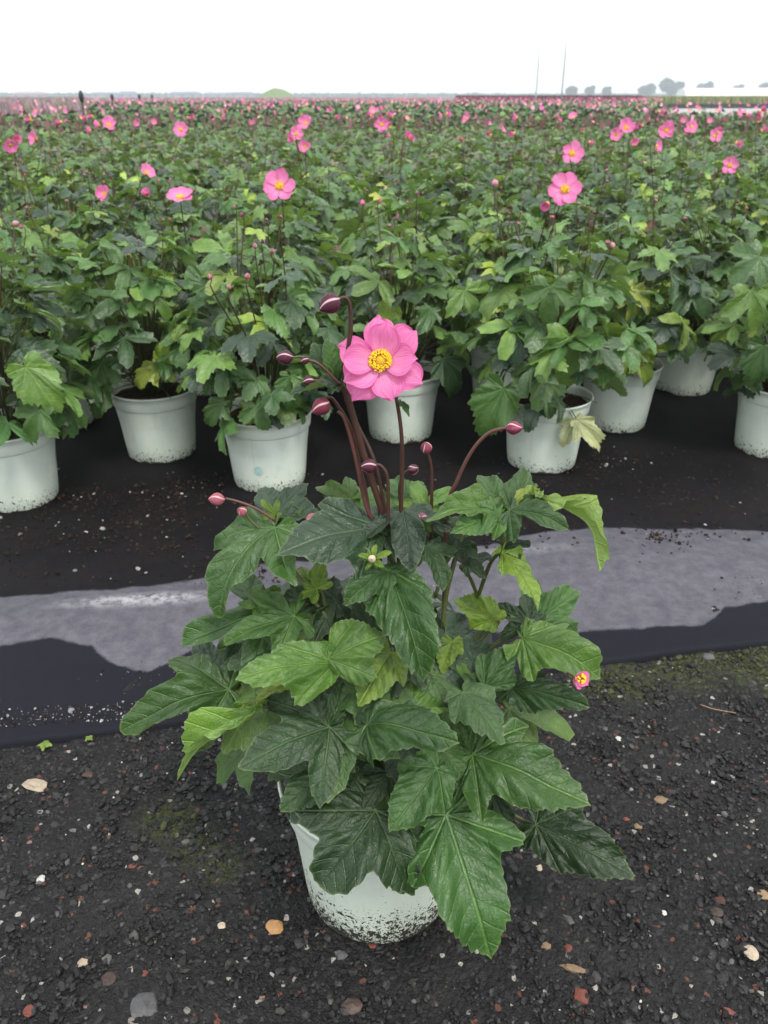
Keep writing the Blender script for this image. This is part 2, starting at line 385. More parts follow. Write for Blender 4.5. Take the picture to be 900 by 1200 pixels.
def leaf_geo(shape='tri', teeth=15, per=3, rings=6, amp=.030, fold=.25, droop=.6, side=.25, ruffle=.03, seed=0, asym=0.0, wide=1.0):
    """returns V, F, A, tip index; base at origin, central lobe along +Y, upper side +Z, length about 1"""
    rd = random.Random(seed)
    lobes = [(R(a + rd.uniform(-5, 5) + asym*8*(a > 0)), L*(1+rd.uniform(-.07, .07)*(a != 0) - asym*.25*(a > 0)), R(w), q) for a, L, w, q in SHAPES[shape]]
    def rad(th):
        s = 0
        for a, L, w, q in lobes:
            d = abs(th-a)/w
            if d < 1: s += (L*(1-d**q))**7
        return max(s**(1/7), .05)
    TM = R(158); ths = [-TM + 2*TM*i/1600 for i in range(1601)]
    pts = [(rad(t)*math.sin(t), rad(t)*math.cos(t)) for t in ths]
    cum = [0]
    for i in range(1600): cum.append(cum[-1] + math.hypot(pts[i+1][0]-pts[i][0], pts[i+1][1]-pts[i][1]))
    i0 = 800
    def sample(side_):
        tot = cum[-1]-cum[i0] if side_ > 0 else cum[i0]; out = []; m = teeth*per
        for k in range(m+1):
            tgt = cum[i0] + side_*tot*k/m; j = int(np.searchsorted(cum, tgt)); j = min(max(j, 0), 1600); out.append(ths[j])
        return out
    right = sample(1); left = sample(-1)
    TH = left[::-1] + right[1:]; c0 = len(left)-1
    rr = []
    for i, th in enumerate(TH):
        k = abs(i-c0); ph = (k % per)/per; r = rad(th)
        if k == 0: w = 1.0
        else: w = (-.9 + 1.9*ph*per/(per-1)) if per > 1 else 0
        big = math.sin(k*(2*math.pi/(per*3.6)) + seed) * 1.5
        rr.append(r*(1 + (.0 if k == 0 else amp*(w + big*.6 + rd.uniform(-.55, .55))*min(1, .35+r)*min(1, (k+1)/(per*2.5)))))
    ts = [((j+1)/rings)**.82 for j in range(rings)]
    V = [(0, 0, 0)]; A = [(0, 0, 0)]; p1, p2, p3 = rd.uniform(0, 6), rd.uniform(0, 6), rd.uniform(0, 6)
    for t in ts:
        for th, r in zip(TH, rr):
            bd = min(lobes, key=lambda l: abs(th-l[0])/(l[2]*.5+l[1]*.4))
            phi = th-bd[0]; x, y = r*t*math.sin(th)*wide, r*t*math.cos(th)
            u = r*t*math.cos(phi); v = abs(r*t*math.sin(phi))
            z = fold*v - .35*fold*v*v*2 + ruffle*(t**2)*(math.sin(th*5+p1) + .7*math.sin(th*11+p2) + .5*math.sin(th*19+p3))
            z += .011*math.cos(2*math.pi*6.5*(u-.95*v))*min(1, v*12)*min(1, (1-t)*6+.25) + .075*mn.noise(Vector((x*2.3, y*2.3, seed*.37)))*min(1, t*2)
            z -= side*x*x
            V.append((x, y, z)); A.append((u, v, t))
    # droop along the axis: constant-curvature bend in the YZ plane
    out = []
    for x, y, z in V:
        if abs(droop) > 1e-3:
            k = droop; an = k*y; yy = math.sin(an)/k; zz = -(1-math.cos(an))/k
            out.append((x, yy + z*math.sin(an), zz + z*math.cos(an)))
        else: out.append((x, y, z))
    n = len(TH); F = [(0, 1+i+1, 1+i) for i in range(n-1)]
    for j in range(rings-1):
        a, b = 1+j*n, 1+(j+1)*n
        F += [(a+i, a+i+1, b+i+1, b+i) for i in range(n-1)]
    F = [tuple(reversed(f)) if len(f) == 4 else f for f in F]
    # make +Z the front side
    f = F[-1]; a, b, c = (Vector(V[k]) for k in f[:3])
    if (b-a).cross(c-a).z < 0: F = [tuple(reversed(q)) for q in F]
    f = F[0]; a, b, c = (Vector(V[k]) for k in f[:3])
    if (b-a).cross(c-a).z < 0: F = [tuple(reversed(q)) if len(q) == 3 else q for q in F]
    return out, F, A, 1+(rings-1)*n+c0

def frame(ydir, zhint):
    y = Vector(ydir).normalized(); z = Vector(zhint); z = z - y*z.dot(y)
    if z.length < 1e-4: z = y.orthogonal()
    z.normalize(); x = y.cross(z)
    return Matrix((x, y, z)).transposed()

# ------------------------------------------------------------------ setting
g = Buf(); S_ = 680.0
g.add([(-S_, -60, -.05), (S_, -60, -.05), (S_, S_, -.05), (-S_, S_, -.05)], [(0, 1, 2, 3)])
M_GROUND = mat_simple('far_field_soil', (.055, .075, .03), .9, .05, .5, .1, .05, .2)
tag(g.build('ground', M_GROUND), kind='structure')

EDGE = [(-400, 905), (-150, 893), (0, 878), (140, 860), (300, 836), (450, 815), (560, 800), (700, 781), (800, 765), (900, 755), (1050, 744), (1300, 735)]
EDGE = [on_z(*p) for p in EDGE]; EX = np.array([p.x for p in EDGE]); EY = np.array([p.y for p in EDGE])
def edge_y(x): return np.interp(x, EX, EY) + .003*np.sin(x*9.0)
def grid(x0, x1, y0, y1, dx, dy, zf):
    xs = np.arange(x0, x1+1e-6, dx); ys = np.arange(y0, y1+1e-6, dy)
    X, Y = np.meshgrid(xs, ys); Z = zf(X, Y); n = len(xs); m = len(ys)
    V = np.stack([X, Y, Z], -1).reshape(-1, 3)
    i, j = np.meshgrid(np.arange(n-1), np.arange(m-1)); a = (j*n+i).ravel()
    T = np.concatenate([np.c_[a, a+1, a+n+1], np.c_[a, a+n+1, a+n]])
    return V, T, X.ravel(), Y.ravel()
def fbm(X, Y, s, o=3, z=0.0):
    return np.array([mn.fractal(Vector((x*s, y*s, z)), .9, 2.0, o) for x, y in zip(np.ravel(X), np.ravel(Y))]).reshape(np.shape(X))
def raw(name, V, T, A, mat, smooth=True):
    b = Buf(); b.V = [V]; b.F = [T]; b.M = [np.zeros(len(T))]; b.A = [A]; b.T = [np.ones((len(V), 4))]
    return b.build(name, mat, None, smooth)

# asphalt path: fine sheet in view, coarse sheet around it
V, T, X, Y = grid(-.82, .82, .36, 1.26, .008, .008, lambda X, Y: np.zeros_like(X))
V[:, 2] = .0035*fbm(X, Y, 14, 3) + .0022*fbm(X, Y, 90, 2, 3.0)
def blob(px, py, r): 
    c = on_z(px, py); return np.clip(1-np.hypot(X-c.x, (Y-c.y))/r, 0, 1)
A = np.zeros((len(V), 3)); moss = np.zeros(len(V))
for a in ((195, 962, .05), (232, 992, .04), (262, 1015, .035), (730, 795, .07), (800, 785, .07), (870, 775, .09), (690, 800, .04)): moss = np.maximum(moss, blob(*a))
A[:] = (np.clip(moss*1.7, 0, 1)*.85)[:, None]
tag(raw('asphalt_path', V, T, A, M_ASPH), kind='structure')
b = Buf(); b.add([(-9, -6, -.008), (9, -6, -.008), (9, 1.3, -.008), (-9, 1.3, -.008)], [(0, 1, 2, 3)])
tag(b.build('asphalt_apron', M_ASPH), kind='structure')

# woven ground fabric under the pots, with a rolled front edge and a wet swale
TOPB = [(-300, 716), (0, 708), (100, 703), (200, 694), (300, 670), (430, 660), (560, 648), (640, 632), (700, 627), (900, 630), (1200, 634)]
BOTB = [(-300, 775), (0, 768), (60, 758), (110, 763), (140, 783), (175, 790), (200, 779), (222, 768), (250, 764), (300, 775), (420, 770), (560, 742), (620, 748), (700, 742), (760, 738), (825, 733), (850, 712), (900, 706), (1200, 690)]
def curve_y(L): 
    P = [on_z(*p) for p in L]; return np.array([p.x for p in P]), np.array([p.y for p in P])
tx, ty = curve_y(TOPB); bx_, by_ = curve_y(BOTB)
nx = int(2.3/.0055); srel = np.concatenate([[-.004, -.002, 0, .002, .006], np.arange(.011, .78, .0055), np.arange(.80, 2.2, .06)])
xs = np.linspace(-1.15, 1.15, nx); X, Sg = np.meshgrid(xs, srel); Y = edge_y(X) + Sg
def prof_z(s):
    lip = np.interp(s, [-.004, -.002, 0, .002, .006, .011, .03, .07, .16, .24, .30, .36, .45, .6, .8, 2.3],
                       [-.004, .004, .008, .0095, .0095, .009, .006, .003, .007, .017, .021, .017, .013, .012, .012, .0115])
    return lip
Z = prof_z(Sg) + np.clip(Sg, 0, .05)/.05*.0035*fbm(X, Y, 4, 2, 1.0) + np.clip(Sg, 0, .05)/.05*.0012*fbm(X, Y, 16, 2, 2.0)
V = np.stack([X, Y, Z], -1).reshape(-1, 3); n = nx; m = len(srel)
i, j = np.meshgrid(np.arange(n-1), np.arange(m-1)); a = (j*n+i).ravel(); T = np.concatenate([np.c_[a, a+1, a+n+1], np.c_[a, a+n+1, a+n]])
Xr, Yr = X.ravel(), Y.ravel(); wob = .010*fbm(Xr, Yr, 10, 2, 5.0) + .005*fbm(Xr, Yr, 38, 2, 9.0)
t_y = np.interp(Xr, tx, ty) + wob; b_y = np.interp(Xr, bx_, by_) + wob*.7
wet_sheen = np.clip(.5 + np.minimum(t_y - Yr, Yr - b_y)/.022, 0, 1)  # mask of the sheen painted on the wet strip
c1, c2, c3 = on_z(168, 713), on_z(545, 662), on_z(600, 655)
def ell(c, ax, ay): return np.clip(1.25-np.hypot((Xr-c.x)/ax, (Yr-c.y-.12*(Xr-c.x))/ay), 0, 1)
highlight = np.clip(np.maximum(np.maximum(.9*ell(c1, .14, .024), .5*ell(c2, .12, .022)), .35*ell(c3, .15, .022)), 0, 1)  # masks of the painted white highlights
dirt = np.clip((Yr-t_y)/.05, 0, 1)*np.clip(.55+.6*fbm(Xr, Yr, 5, 3, 7.0), 0, 1)
tag(raw('ground_fabric', V, T, np.stack([wet_sheen, highlight, dirt], -1), M_FABRIC), kind='structure')
yb = [1.55, 1.55, 1.9, 1.9]
b = Buf(); b.add([(-45, yb[0], .004), (-1.1, yb[1], .004), (1.1, yb[2], .004), (45, yb[3], .004), (45, 70, .004), (-45, 70, .004)], [(0, 1, 2, 3, 4, 5)], att=[(0, 0, .5)]*6)
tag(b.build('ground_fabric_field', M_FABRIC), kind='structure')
for sx in (-1, 1):                                                   # the front strip goes on beyond the frame
    b = Buf(); x0, x1 = sx*1.14, sx*9
    y0, y1 = edge_y(np.array([x0]))[0], edge_y(np.array([x1]))[0] + .14*(x1-x0)*.6
    b.add([(x0, y0, .006), (x1, y1, .006), (x1, 2.6, .006), (x0, y0+.9, .006)], [(0, 1, 2, 3) if sx > 0 else (3, 2, 1, 0)], att=[(0, 0, .5)]*4)
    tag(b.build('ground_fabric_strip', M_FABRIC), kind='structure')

# ------------------------------------------------------------------ aggregate, grit and crumbs
n = 42000
P = np.c_[rng.uniform(-.8, .8, n), rng.uniform(.38, 1.1, n)]
P = P[P[:, 1] < edge_y(P[:, 0]) - .004]; n = len(P)
sz = np.clip(rng.lognormal(math.log(.0021), .55, n), .0008, .0068)
tn = rng.uniform(.005, .026, n)[:, None]*np.array([1, .99, 1.0])
q = rng.random(n)
tn[q < .04] = rng.uniform(.035, .10, (int((q < .04).sum()), 1))*np.array([1, .97, .95])
k = (q > .990) & (sz < .0023); tn[k] = rng.uniform(.15, .5, (int(k.sum()), 1))*np.array([1, .96, .88])
k = (q > .982) & (q <= .988); tn[k] = np.array([.06, .027, .02])*rng.uniform(.6, 1.3, (int(k.sum()), 1))
for mx, my, mr in ((730, 795, .07), (800, 785, .07), (870, 775, .10), (195, 962, .04), (690, 800, .04)):
    mc = on_z(mx, my); k = (np.hypot(P[:, 0]-mc.x, P[:, 1]-mc.y) < mr*rng.uniform(.3, 1, n)) & (rng.random(n) < .6); tn[k] = np.array([.032, .036, .011])*rng.uniform(.6, 1.6, (int(k.sum()), 1))
tag(rocks('asphalt_aggregate', P, sz, tn, M_STONE, (.4, .8), .42), 'coarse dark aggregate standing out of the worn asphalt', 'gravel', kind='stuff')

def fabric_z(x, y): return prof_z(y-edge_y(x))
pc = []; tc = []; sc2 = []
for px0, px1, py0, py1, nn, sz0, light in ((-30, 330, 575, 690, 1500, .0022, .05), (0, 330, 828, 852, 900, .0009, .35), (560, 900, 530, 640, 1300, .0022, .06), (330, 600, 540, 620, 300, .002, .08), (-20, 900, 690, 800, 260, .0008, .3), (150, 560, 560, 600, 500, .002, .05)):
    got = 0; cl = [(rng.uniform(px0, px1), rng.uniform(py0, py1)) for _ in range(max(3, nn//110))]
    while got < nn:
        if light > .3: px, py = rng.uniform(px0, px1), rng.uniform(py0, py1); py -= (px-px0)*.06
        elif rng.random() < .7: c = cl[rng.integers(len(cl))]; px, py = c[0]+rng.normal(0, 26), c[1]+rng.normal(0, 9)
        else: px, py = rng.uniform(px0, px1), rng.uniform(py0, py1)
        w = on_z(px, py, .008)
        if w.y < edge_y(np.array([w.x]))[0]+.01: got += 1; continue
        pc.append((w.x, w.y, float(fabric_z(np.array([w.x]), np.array([w.y]))[0]))); sc2.append(sz0*rng.lognormal(0, .5))
        tc.append((rng.uniform(.12, .38),)*3 if rng.random() < light else np.array([.022, .014, .010])*rng.uniform(.4, 1.7)); got += 1
tag(rocks('peat_crumbs', np.array(pc), np.clip(sc2, .0006, .007), np.array(tc), M_CRUMB, (.4, .9), .3), 'brown peat crumbs and pale grit spilled on the black fabric', 'crumbs', kind='stuff')

CH = {'white': (.46, .45, .42), 'cream': (.36, .30, .22), 'tan': (.20, .135, .08), 'red': (.14, .042, .03), 'orange': (.34, .19, .08), 'brown': (.055, .036, .03), 'grey': (.075, .075, .077)}
CHIPS = [('cream', 43, 922, 30, .4), ('brown', 103, 908, 13, .6), ('white', 75, 980, 7, .8), ('white', 48, 1030, 9, .8), ('orange', 322, 1087, 19, .7), ('cream', 260, 1085, 9, .7),
 ('cream', 98, 1128, 12, .6), ('brown', 128, 1147, 16, .7), ('red', 170, 1142, 9, .8), ('red', 34, 1185, 12, .8), ('red', 155, 1015, 9, .6), ('tan', 672, 1137, 26, .25), ('red', 667, 1112, 10, .8),
 ('tan', 640, 1109, 11, .6), ('red', 681, 1167, 15, .9), ('red', 852, 1187, 15, .5), ('cream', 880, 1117, 17, .8), ('white', 778, 1071, 8, .8), ('tan', 774, 938, 16, .5), ('tan', 748, 968, 9, .9),
 ('red', 734, 960, 7, .6), ('white', 725, 866, 7, .8), ('brown', 840, 1070, 15, .6), ('cream', 632, 1018, 10, .7), ('grey', 830, 770, 13, .9), ('brown', 412, 1180, 22, .6), ('white', 529, 1134, 8, .7),
 ('grey', 250, 840, 9, .8), ('red', 437, 1108, 10, .6), ('white', 838, 918, 9, .6), ('tan', 895, 1050, 14, .7), ('cream', 790, 1120, 8, .6), ('grey', 170, 1180, 30, .7), ('grey', 400, 1120, 14, .7), ('white', 460, 1122, 6, .7), ('grey', 700, 1010, 16, .5)]
CNAME = {'white': 'small white pebble lying on the dark asphalt', 'cream': 'flat cream coloured stone chip lying on the asphalt', 'tan': 'tan stone chip lying on the dark asphalt', 'red': 'red brick chip lying on the dark asphalt',
         'orange': 'orange tan stone lying on the asphalt left of the splashed pot', 'brown': 'brown stone set flush in the dark asphalt', 'grey': 'grey pebble standing out of the dark asphalt'}
def _sub():
    V = [Vector(v) for v in ICO_V]; F = []; mid = {}
    def m(a, b):
        k = (min(a, b), max(a, b))
        if k not in mid: V.append((V[a]+V[b]).normalized()); mid[k] = len(V)-1
        return mid[k]
    for a, b, c in ICO_F:
        a, b, c = int(a), int(b), int(c); d, e, f = m(a, b), m(b, c), m(c, a); F += [(a, d, f), (d, b, e), (f, e, c), (d, e, f)]
    return np.array([tuple(v) for v in V]), F
CHIPGEO = _sub()
for c, px, py, w, asp in CHIPS:
    p = on_z(px, py); L = w/2*(math.hypot(p.y, CAM_H))/F_PX
    CV, CF_ = CHIPGEO; so = rng.uniform(0, 50); V = np.array([v*(1+.38*mn.noise(Vector(v)*1.3+Vector((so, 0, 0)))+.2*mn.noise(Vector(v)*3.1+Vector((0, so, 0)))) for v in CV])*np.array([L, L*asp*1.25, L*.34])
    a = rng.uniform(-.5, .5); ca, sa = math.cos(a), math.sin(a)
    V = np.c_[V[:, 0]*ca-V[:, 1]*sa, V[:, 0]*sa+V[:, 1]*ca, V[:, 2]]
    b = Buf(); b.add(V, [tuple(f) for f in CF_], tint=np.array(CH[c])*rng.uniform(.85, 1.15))
    o = b.build('stone_chip', M_STONE, None, False); o.location = (p.x, p.y, L*.12)
    lab = CNAME[c]; grp = f'{c} stones scattered on the asphalt'
    if (px, py) == (43, 922): lab = 'largest flat cream stone lying on asphalt near the fabric edge'; grp = None
    if (px, py) == (672, 1137): lab = 'slim tan splinter of wood lying on the asphalt'; grp = None
    if (px, py) == (170, 1180): lab = 'broad flat grey stone bedded in the asphalt'; grp = None
    if c == 'orange': grp = None
    tag(o, lab, 'stone' if (px, py) != (672, 1137) else 'splinter', grp)

# ------------------------------------------------------------------ shared plant pieces
def pot_mesh(mat, name):
    b = Buf()
    prof = [(.0, .004), (.070, .004), (.074, .0), (.079, .0), (.081, .003), (.084, .03), (.0885, .08), (.0925, .128), (.0935, .133), (.0975, .1345), (.0988, .137),
            (.1005, .152), (.1015, .164), (.1042, .1655), (.1055, .168), (.1052, .1705), (.1035, .171), (.1015, .1695), (.0995, .160), (.0955, .135), (.088, .08)]
    lathe(b, prof, 56); return b.mesh(name, mat)
def soil_mesh():
    b = Buf(); n = 40; V = [(0, 0, .151)]; F = []
    for j in range(1, 7):
        for k in range(n):
            r = .0975*j/6; w = 2*math.pi*k/n
            V.append((r*math.cos(w), r*math.sin(w), .147 + .006*(1-j/6) + .006*mn.noise(Vector((r*40*math.cos(w), r*40*math.sin(w), .3)))))
    F = [(0, 1+k, 1+(k+1) % n) for k in range(n)]
    for j in range(5): F += [(1+j*n+k, 1+(j+1)*n+k, 1+(j+1)*n+(k+1) % n, 1+j*n+(k+1) % n) for k in range(n)]
    b.add(V, F); return b.mesh('soil', M_SOIL)
POT = pot_mesh(M_POT, 'pot'); POT_H = pot_mesh(M_POT_HERO, 'pot_hero'); SOIL = soil_mesh()

def petal_geo(L=.036, W=.030, cup=.4, curl=.2, nu=10, nv=9, seed=0):
    rd = random.Random(seed); p1, p2 = rd.uniform(0, 6), rd.uniform(0, 6); V = []; A = []
    sk = rd.uniform(-.12, .12)
    for i in range(nu+1):
        u = 1-(1-i/nu)**1.7; w = W*.5*(.22 + .78*math.sin(min(1, u/.66)*math.pi/2)**.9)*math.sqrt(max(0, 1-max(0, (u-.55)/.452)**2.6))
        w = max(w, .0022)
        for j in range(nv+1):
            v = -1 + 2*j/nv
            tipn = .035*L*math.cos(v*3.2+p1)*u*u
            x = w*v + sk*L*u*u; y = L*u + tipn - .05*L*(v*v)*u*u
            z = cup*L*(u*u*.75) - curl*L*max(0, u-.62)**2*4 + .42*cup*w*v*v*1.6 + .03*L*u*math.sin(v*4+p2+u*3) + .02*L*u*u*math.sin(v*9+p1)
            V.append((x, y, z)); A.append((u, v, 0))
    F = [(i*(nv+1)+j, i*(nv+1)+j+1, (i+1)*(nv+1)+j+1, (i+1)*(nv+1)+j) for i in range(nu) for j in range(nv)]
    return V, F, A
def petal_mesh(**k):
    b = Buf(); V, F, A = petal_geo(**k); b.add(V, F, att=A); return b.mesh('petal', M_PETAL)
def stamens(b, n=90, r0=.0045, r1=.0105, s=.0011, mat=0, seed=1):
    rd = random.Random(seed)
    for _ in range(n):
        r = r0 + (r1-r0)*math.sqrt(rd.random()); w = rd.uniform(0, 6.283); h = .0035 + .004*(1-((r-r0)/(r1-r0))**2*.6) + rd.uniform(-.001, .001)
        c = Vector((r*math.cos(w), r*math.sin(w), h)); k = s*rd.uniform(.8, 1.3)
        b.add(ICO_V*np.array([k, k*.8, k*1.15]) + np.array(c), [tuple(f) for f in ICO_F], mat)
        tube(b, [Vector((r*.4*math.cos(w), r*.4*math.sin(w), .0005)), c], .00022, .0002, 3, 1, mat)
def bud_mesh():
    b = Buf(); n = 18; prof = []
    for i in range(11):
        t = i/10; prof.append((math.sin(math.pi*t)**.75*(1-.28*t)*.5, t*1.12))
    V = []; A = []
    for r, z in prof:
        for k in range(n):
            w = 2*math.pi*k/n; rr = r*(1+.045*math.cos(3*w+z*1.1)); V.append((rr*math.cos(w), z, rr*math.sin(w))); A.append((k/n, z, 0))
    F = [(i*n+k, (i+1)*n+k, (i+1)*n+(k+1) % n, i*n+(k+1) % n) for i in range(10) for k in range(n)]
    b.add(V, F, att=A); return b.mesh('bud', M_BUD)
BUD = bud_mesh()
def put_bud(parent, p, d, dia, color=(.07, .015, .03)):
    M = Matrix.Translation(p) @ (frame(d, (.3, .4, 1)).to_4x4()) @ Matrix.Scale(dia, 4)
    return new_obj('bud', BUD, parent, M, color)

LOFI = []                                                    # shared leaves of the field plants
for i, (sh, fo, dr, si, asy) in enumerate((('rtri', .32, .55, .25, 0), ('rdeep', .35, .8, .3, .2), ('rtri', .22, 1.0, .35, -.2), ('rdeep', .3, .35, .15, 0), ('fan', .3, .6, .3, 0), ('long', .4, .9, .3, .3), ('ovate', .3, .7, .3, 0), ('lance', .5, .6, .2, 0))):
    b = Buf(); V, F, A, tip = leaf_geo(sh, 13, 2, 4, .06, fo, dr, si, .04, 100+i, asy); b.add(V, F, att=A); LOFI.append(b.mesh('leaf', M_LEAFF))
VLO = [leaf_geo(sh, 5, 1, 2, 0, .3, dr, .3, .04, 200+i) for i, (sh, dr) in enumerate((('rtri', .6), ('rdeep', .9), ('ovate', .6), ('fan', .8)))]

def tone(rd, h=.5):
    q = rd.random()
    if q < .13: c = DARK
    elif q < .25: c = BLUE
    elif q < .50: c = MID
    elif q < .76: c = GREEN
    elif q < .93: c = LIGHT
    elif q < .985: c = LIME
    elif q < .993: c = YEL
    else: c = (.14, .075, .035)
    k = rd.uniform(.72, 1.5); return tuple(x*k for x in c)
def layout(seed, n=104):
    """leaf blades of one potted plant: (matrix, shape index, tint, stalk start, blade base)"""
    rd = random.Random(seed); out = []
    for i in range(n):
        f = (i+.5)/n; a = i*2.39996 + rd.uniform(-.5, .5)
        h = .015 + .31*f**.85 + rd.uniform(-.03, .03)                       # above the rim
        prof = .155*math.sin(math.pi*min(1, .24 + .70*(h/.335)))**.7 + .015
        rr = prof*rd.uniform(.35, 1.0)**.6
        if h < .06: rr = max(rr, .085)
        o = Vector((math.cos(a), math.sin(a), 0)); p = o*rr + Vector((0, 0, .165+h))
        el = rd.uniform(-.75, .25) + (.35 if h > .25 else 0) - (.3 if h < .1 else 0)
        d = (o*math.cos(el) + Vector((0, 0, math.sin(el)))); d.rotate(Matrix.Rotation(rd.uniform(-.6, .6), 3, 'Z'))
        nrm = Vector((0, 0, 1))*rd.uniform(.6, 1.1) + o*rd.uniform(.15, 1.05) + Vector((rd.uniform(-.55, .55), rd.uniform(-.55, .55), 0))
        L = rd.uniform(.046, .086)*(1.0 if h < .27 else .78)
        M = Matrix.Translation(p) @ frame(d, nrm).to_4x4() @ Matrix.Scale(L, 4)
        st = Vector((o.x*rr*.18, o.y*rr*.18, .15 if h < .2 or rd.random() < .5 else .15+h*.5))
        out.append((M, rd.randrange(7), tone(rd), st, p))
    return out
LAYS = [layout(300+i) for i in range(6)]
def stalk_mesh(lay, seed, nb=5):
    b = Buf(); rd = random.Random(seed)
    for M, s, c, st, p in lay:
        mid = (st+p)/2 + Vector((0, 0, .02)) - Vector((p.x-st.x, p.y-st.y, 0))*.15
        tube(b, [st, mid, p], .0015, .0010, 4, 2, 0)
    return b.mesh('leaf_stalks', M_STEM_G)
STALKS = [stalk_mesh(l, i) for i, l in enumerate(LAYS)]
def foliage_mesh(lay, seed):
    b = Buf()
    for M, s, c, st, p in lay[12:]:
        V, F, A, t = VLO[s % 4]
        q = (seed*31+len(b.V)*7) % 10
        c = (.12, .115, .07) if q == 0 else (.085, .105, .055) if q < 3 else c
        b.add([M @ Vector(v) for v in V], F, att=A, tint=c)
    return b.mesh('foliage', M_LEAFV)
FOL = [foliage_mesh(l, i) for i, l in enumerate(LAYS)]
def budstem_data(seed):
    rd = random.Random(900+seed); out = []
    for _ in range(rd.randint(6, 9)):
        a = rd.uniform(0, 6.28); r = rd.uniform(.03, .12); h = rd.uniform(.45, .59)
        top = Vector((r*math.cos(a), r*math.sin(a), h)); base = Vector((r*.15*math.cos(a), r*.15*math.sin(a), .2))
        lean = Vector((rd.uniform(-.03, .03), rd.uniform(-.03, .03), 0)); b = Buf()
        tube(b, [base, (base+top)/2+lean, top-Vector((0, 0, .02)), top], .0017, .0009, 5, 3)
        out.append((b.mesh('flower_stem', M_STEM_D if rd.random() < .65 else M_STEM_R), top, Vector((lean.x*15+rd.uniform(-.4, .4), lean.y*15, rd.uniform(-.3, .9))), rd.uniform(.006, .0115),
                    rd.choice([(.07, .015, .03), (.16, .03, .06), (.22, .07, .09), (.20, .12, .10)])))
    return out
BST = [budstem_data(i) for i in range(6)]

# flower kit for the field: centre with five to seven petals
PETS = [petal_mesh(L=.034, W=.031, cup=c, curl=k, nu=6, nv=5, seed=40+i) for i, (c, k) in enumerate(((.25, .2), (.4, .3), (.1, .1), (.55, .2)))]
b = Buf(); stamens(b, 42, .003, .0098, .0014, 0, 5); lathe(b, [(.0003, .0079), (.003, .0072), (.0050, .005), (.0085, .002), (.0085, 0)], 12, 1); CENTRE = b.mesh('flower_centre', [M_STAMEN, M_BUTTON])
def small_flower(seed, openness):
    rd = random.Random(seed); b = Buf(); n = rd.choice((5, 6, 6, 7))
    for k in range(n):
        V, F, A = petal_geo(.034, .031, .3, .15, 4, 4, seed+k); a = 2*math.pi*k/n + rd.uniform(-.15, .15)
        M = Matrix.Rotation(a, 4, 'Z') @ Matrix.Rotation(openness+rd.uniform(-.15, .15), 4, 'X') @ Matrix.Translation((0, .003, 0))
        b.add([M @ Vector(v) for v in V], F, 0, att=A)
    lathe(b, [(.0, .008), (.006, .007), (.0095, .004), (.009, .0)], 8, 1)
    return b.mesh('flower', [M_PETAL, M_STAMEN])
SMALL = [small_flower(500+i, o) for i, o in enumerate((.3, .6, .95, 1.2))]

# ------------------------------------------------------------------ the field of potted plants
def slot(px, py):
    p = on_z(px, py); return (p.x, p.y+.078)
FRONT = [ # base-front pixel, label
 (8, 607, 'potted anemone in bright pale pot with a dark crusted foot at the row end'),
 (62, 513, 'shaded potted anemone standing behind the two leftmost front pots'),
 (182, 549, 'potted anemone with lime green three lobed leaves hanging over its grey green rim'),
 (312, 584, 'potted anemone in pale pot with a small teal smudge on its side'),
 (470, 526, 'potted anemone in a pale pot directly behind the open pink flower of the single plant'),
 (640, 561, 'potted anemone with a withered pale leaf hanging over the front of its pot'),
 (727, 513, 'potted anemone with yellow green leaves, just behind the pot with the withered leaf'),
 (808, 469, 'shaded potted anemone set back behind the gap in the front row'),
 (915, 545, 'potted anemone in a bluish pale pot across the bare gap of black fabric')]
plants = []
for px, py, lab in FRONT: plants.append([*slot(px, py), lab])
cand = []
for k in range(0, 40):
    for i in range(-16, 17):
        x = -.263 + .605*i + (.3025 if k % 2 else 0); y = 1.725 + .155*x + .232*k
        x += random.uniform(-.025, .025); y += random.uniform(-.025, .025)
        if abs(x) > .47*y + .32: continue
        if any(math.hypot(x-p[0], y-p[1]) < .21 for p in plants[:9]): continue
        if k < 2 and abs(x) < 1.05: continue
        cand.append((math.hypot(x, y), x, y))
cand.sort(); cand = cand[:300-9]
for d, x, y in cand: plants.append([x, y, None])
FAR_Y = max(c[2] for c in cand) - .25
NEAR = 4.4
roots = []
def PZ(x, y): return .0122 if abs(x) < 1.14 and y < 3.0 else .0045
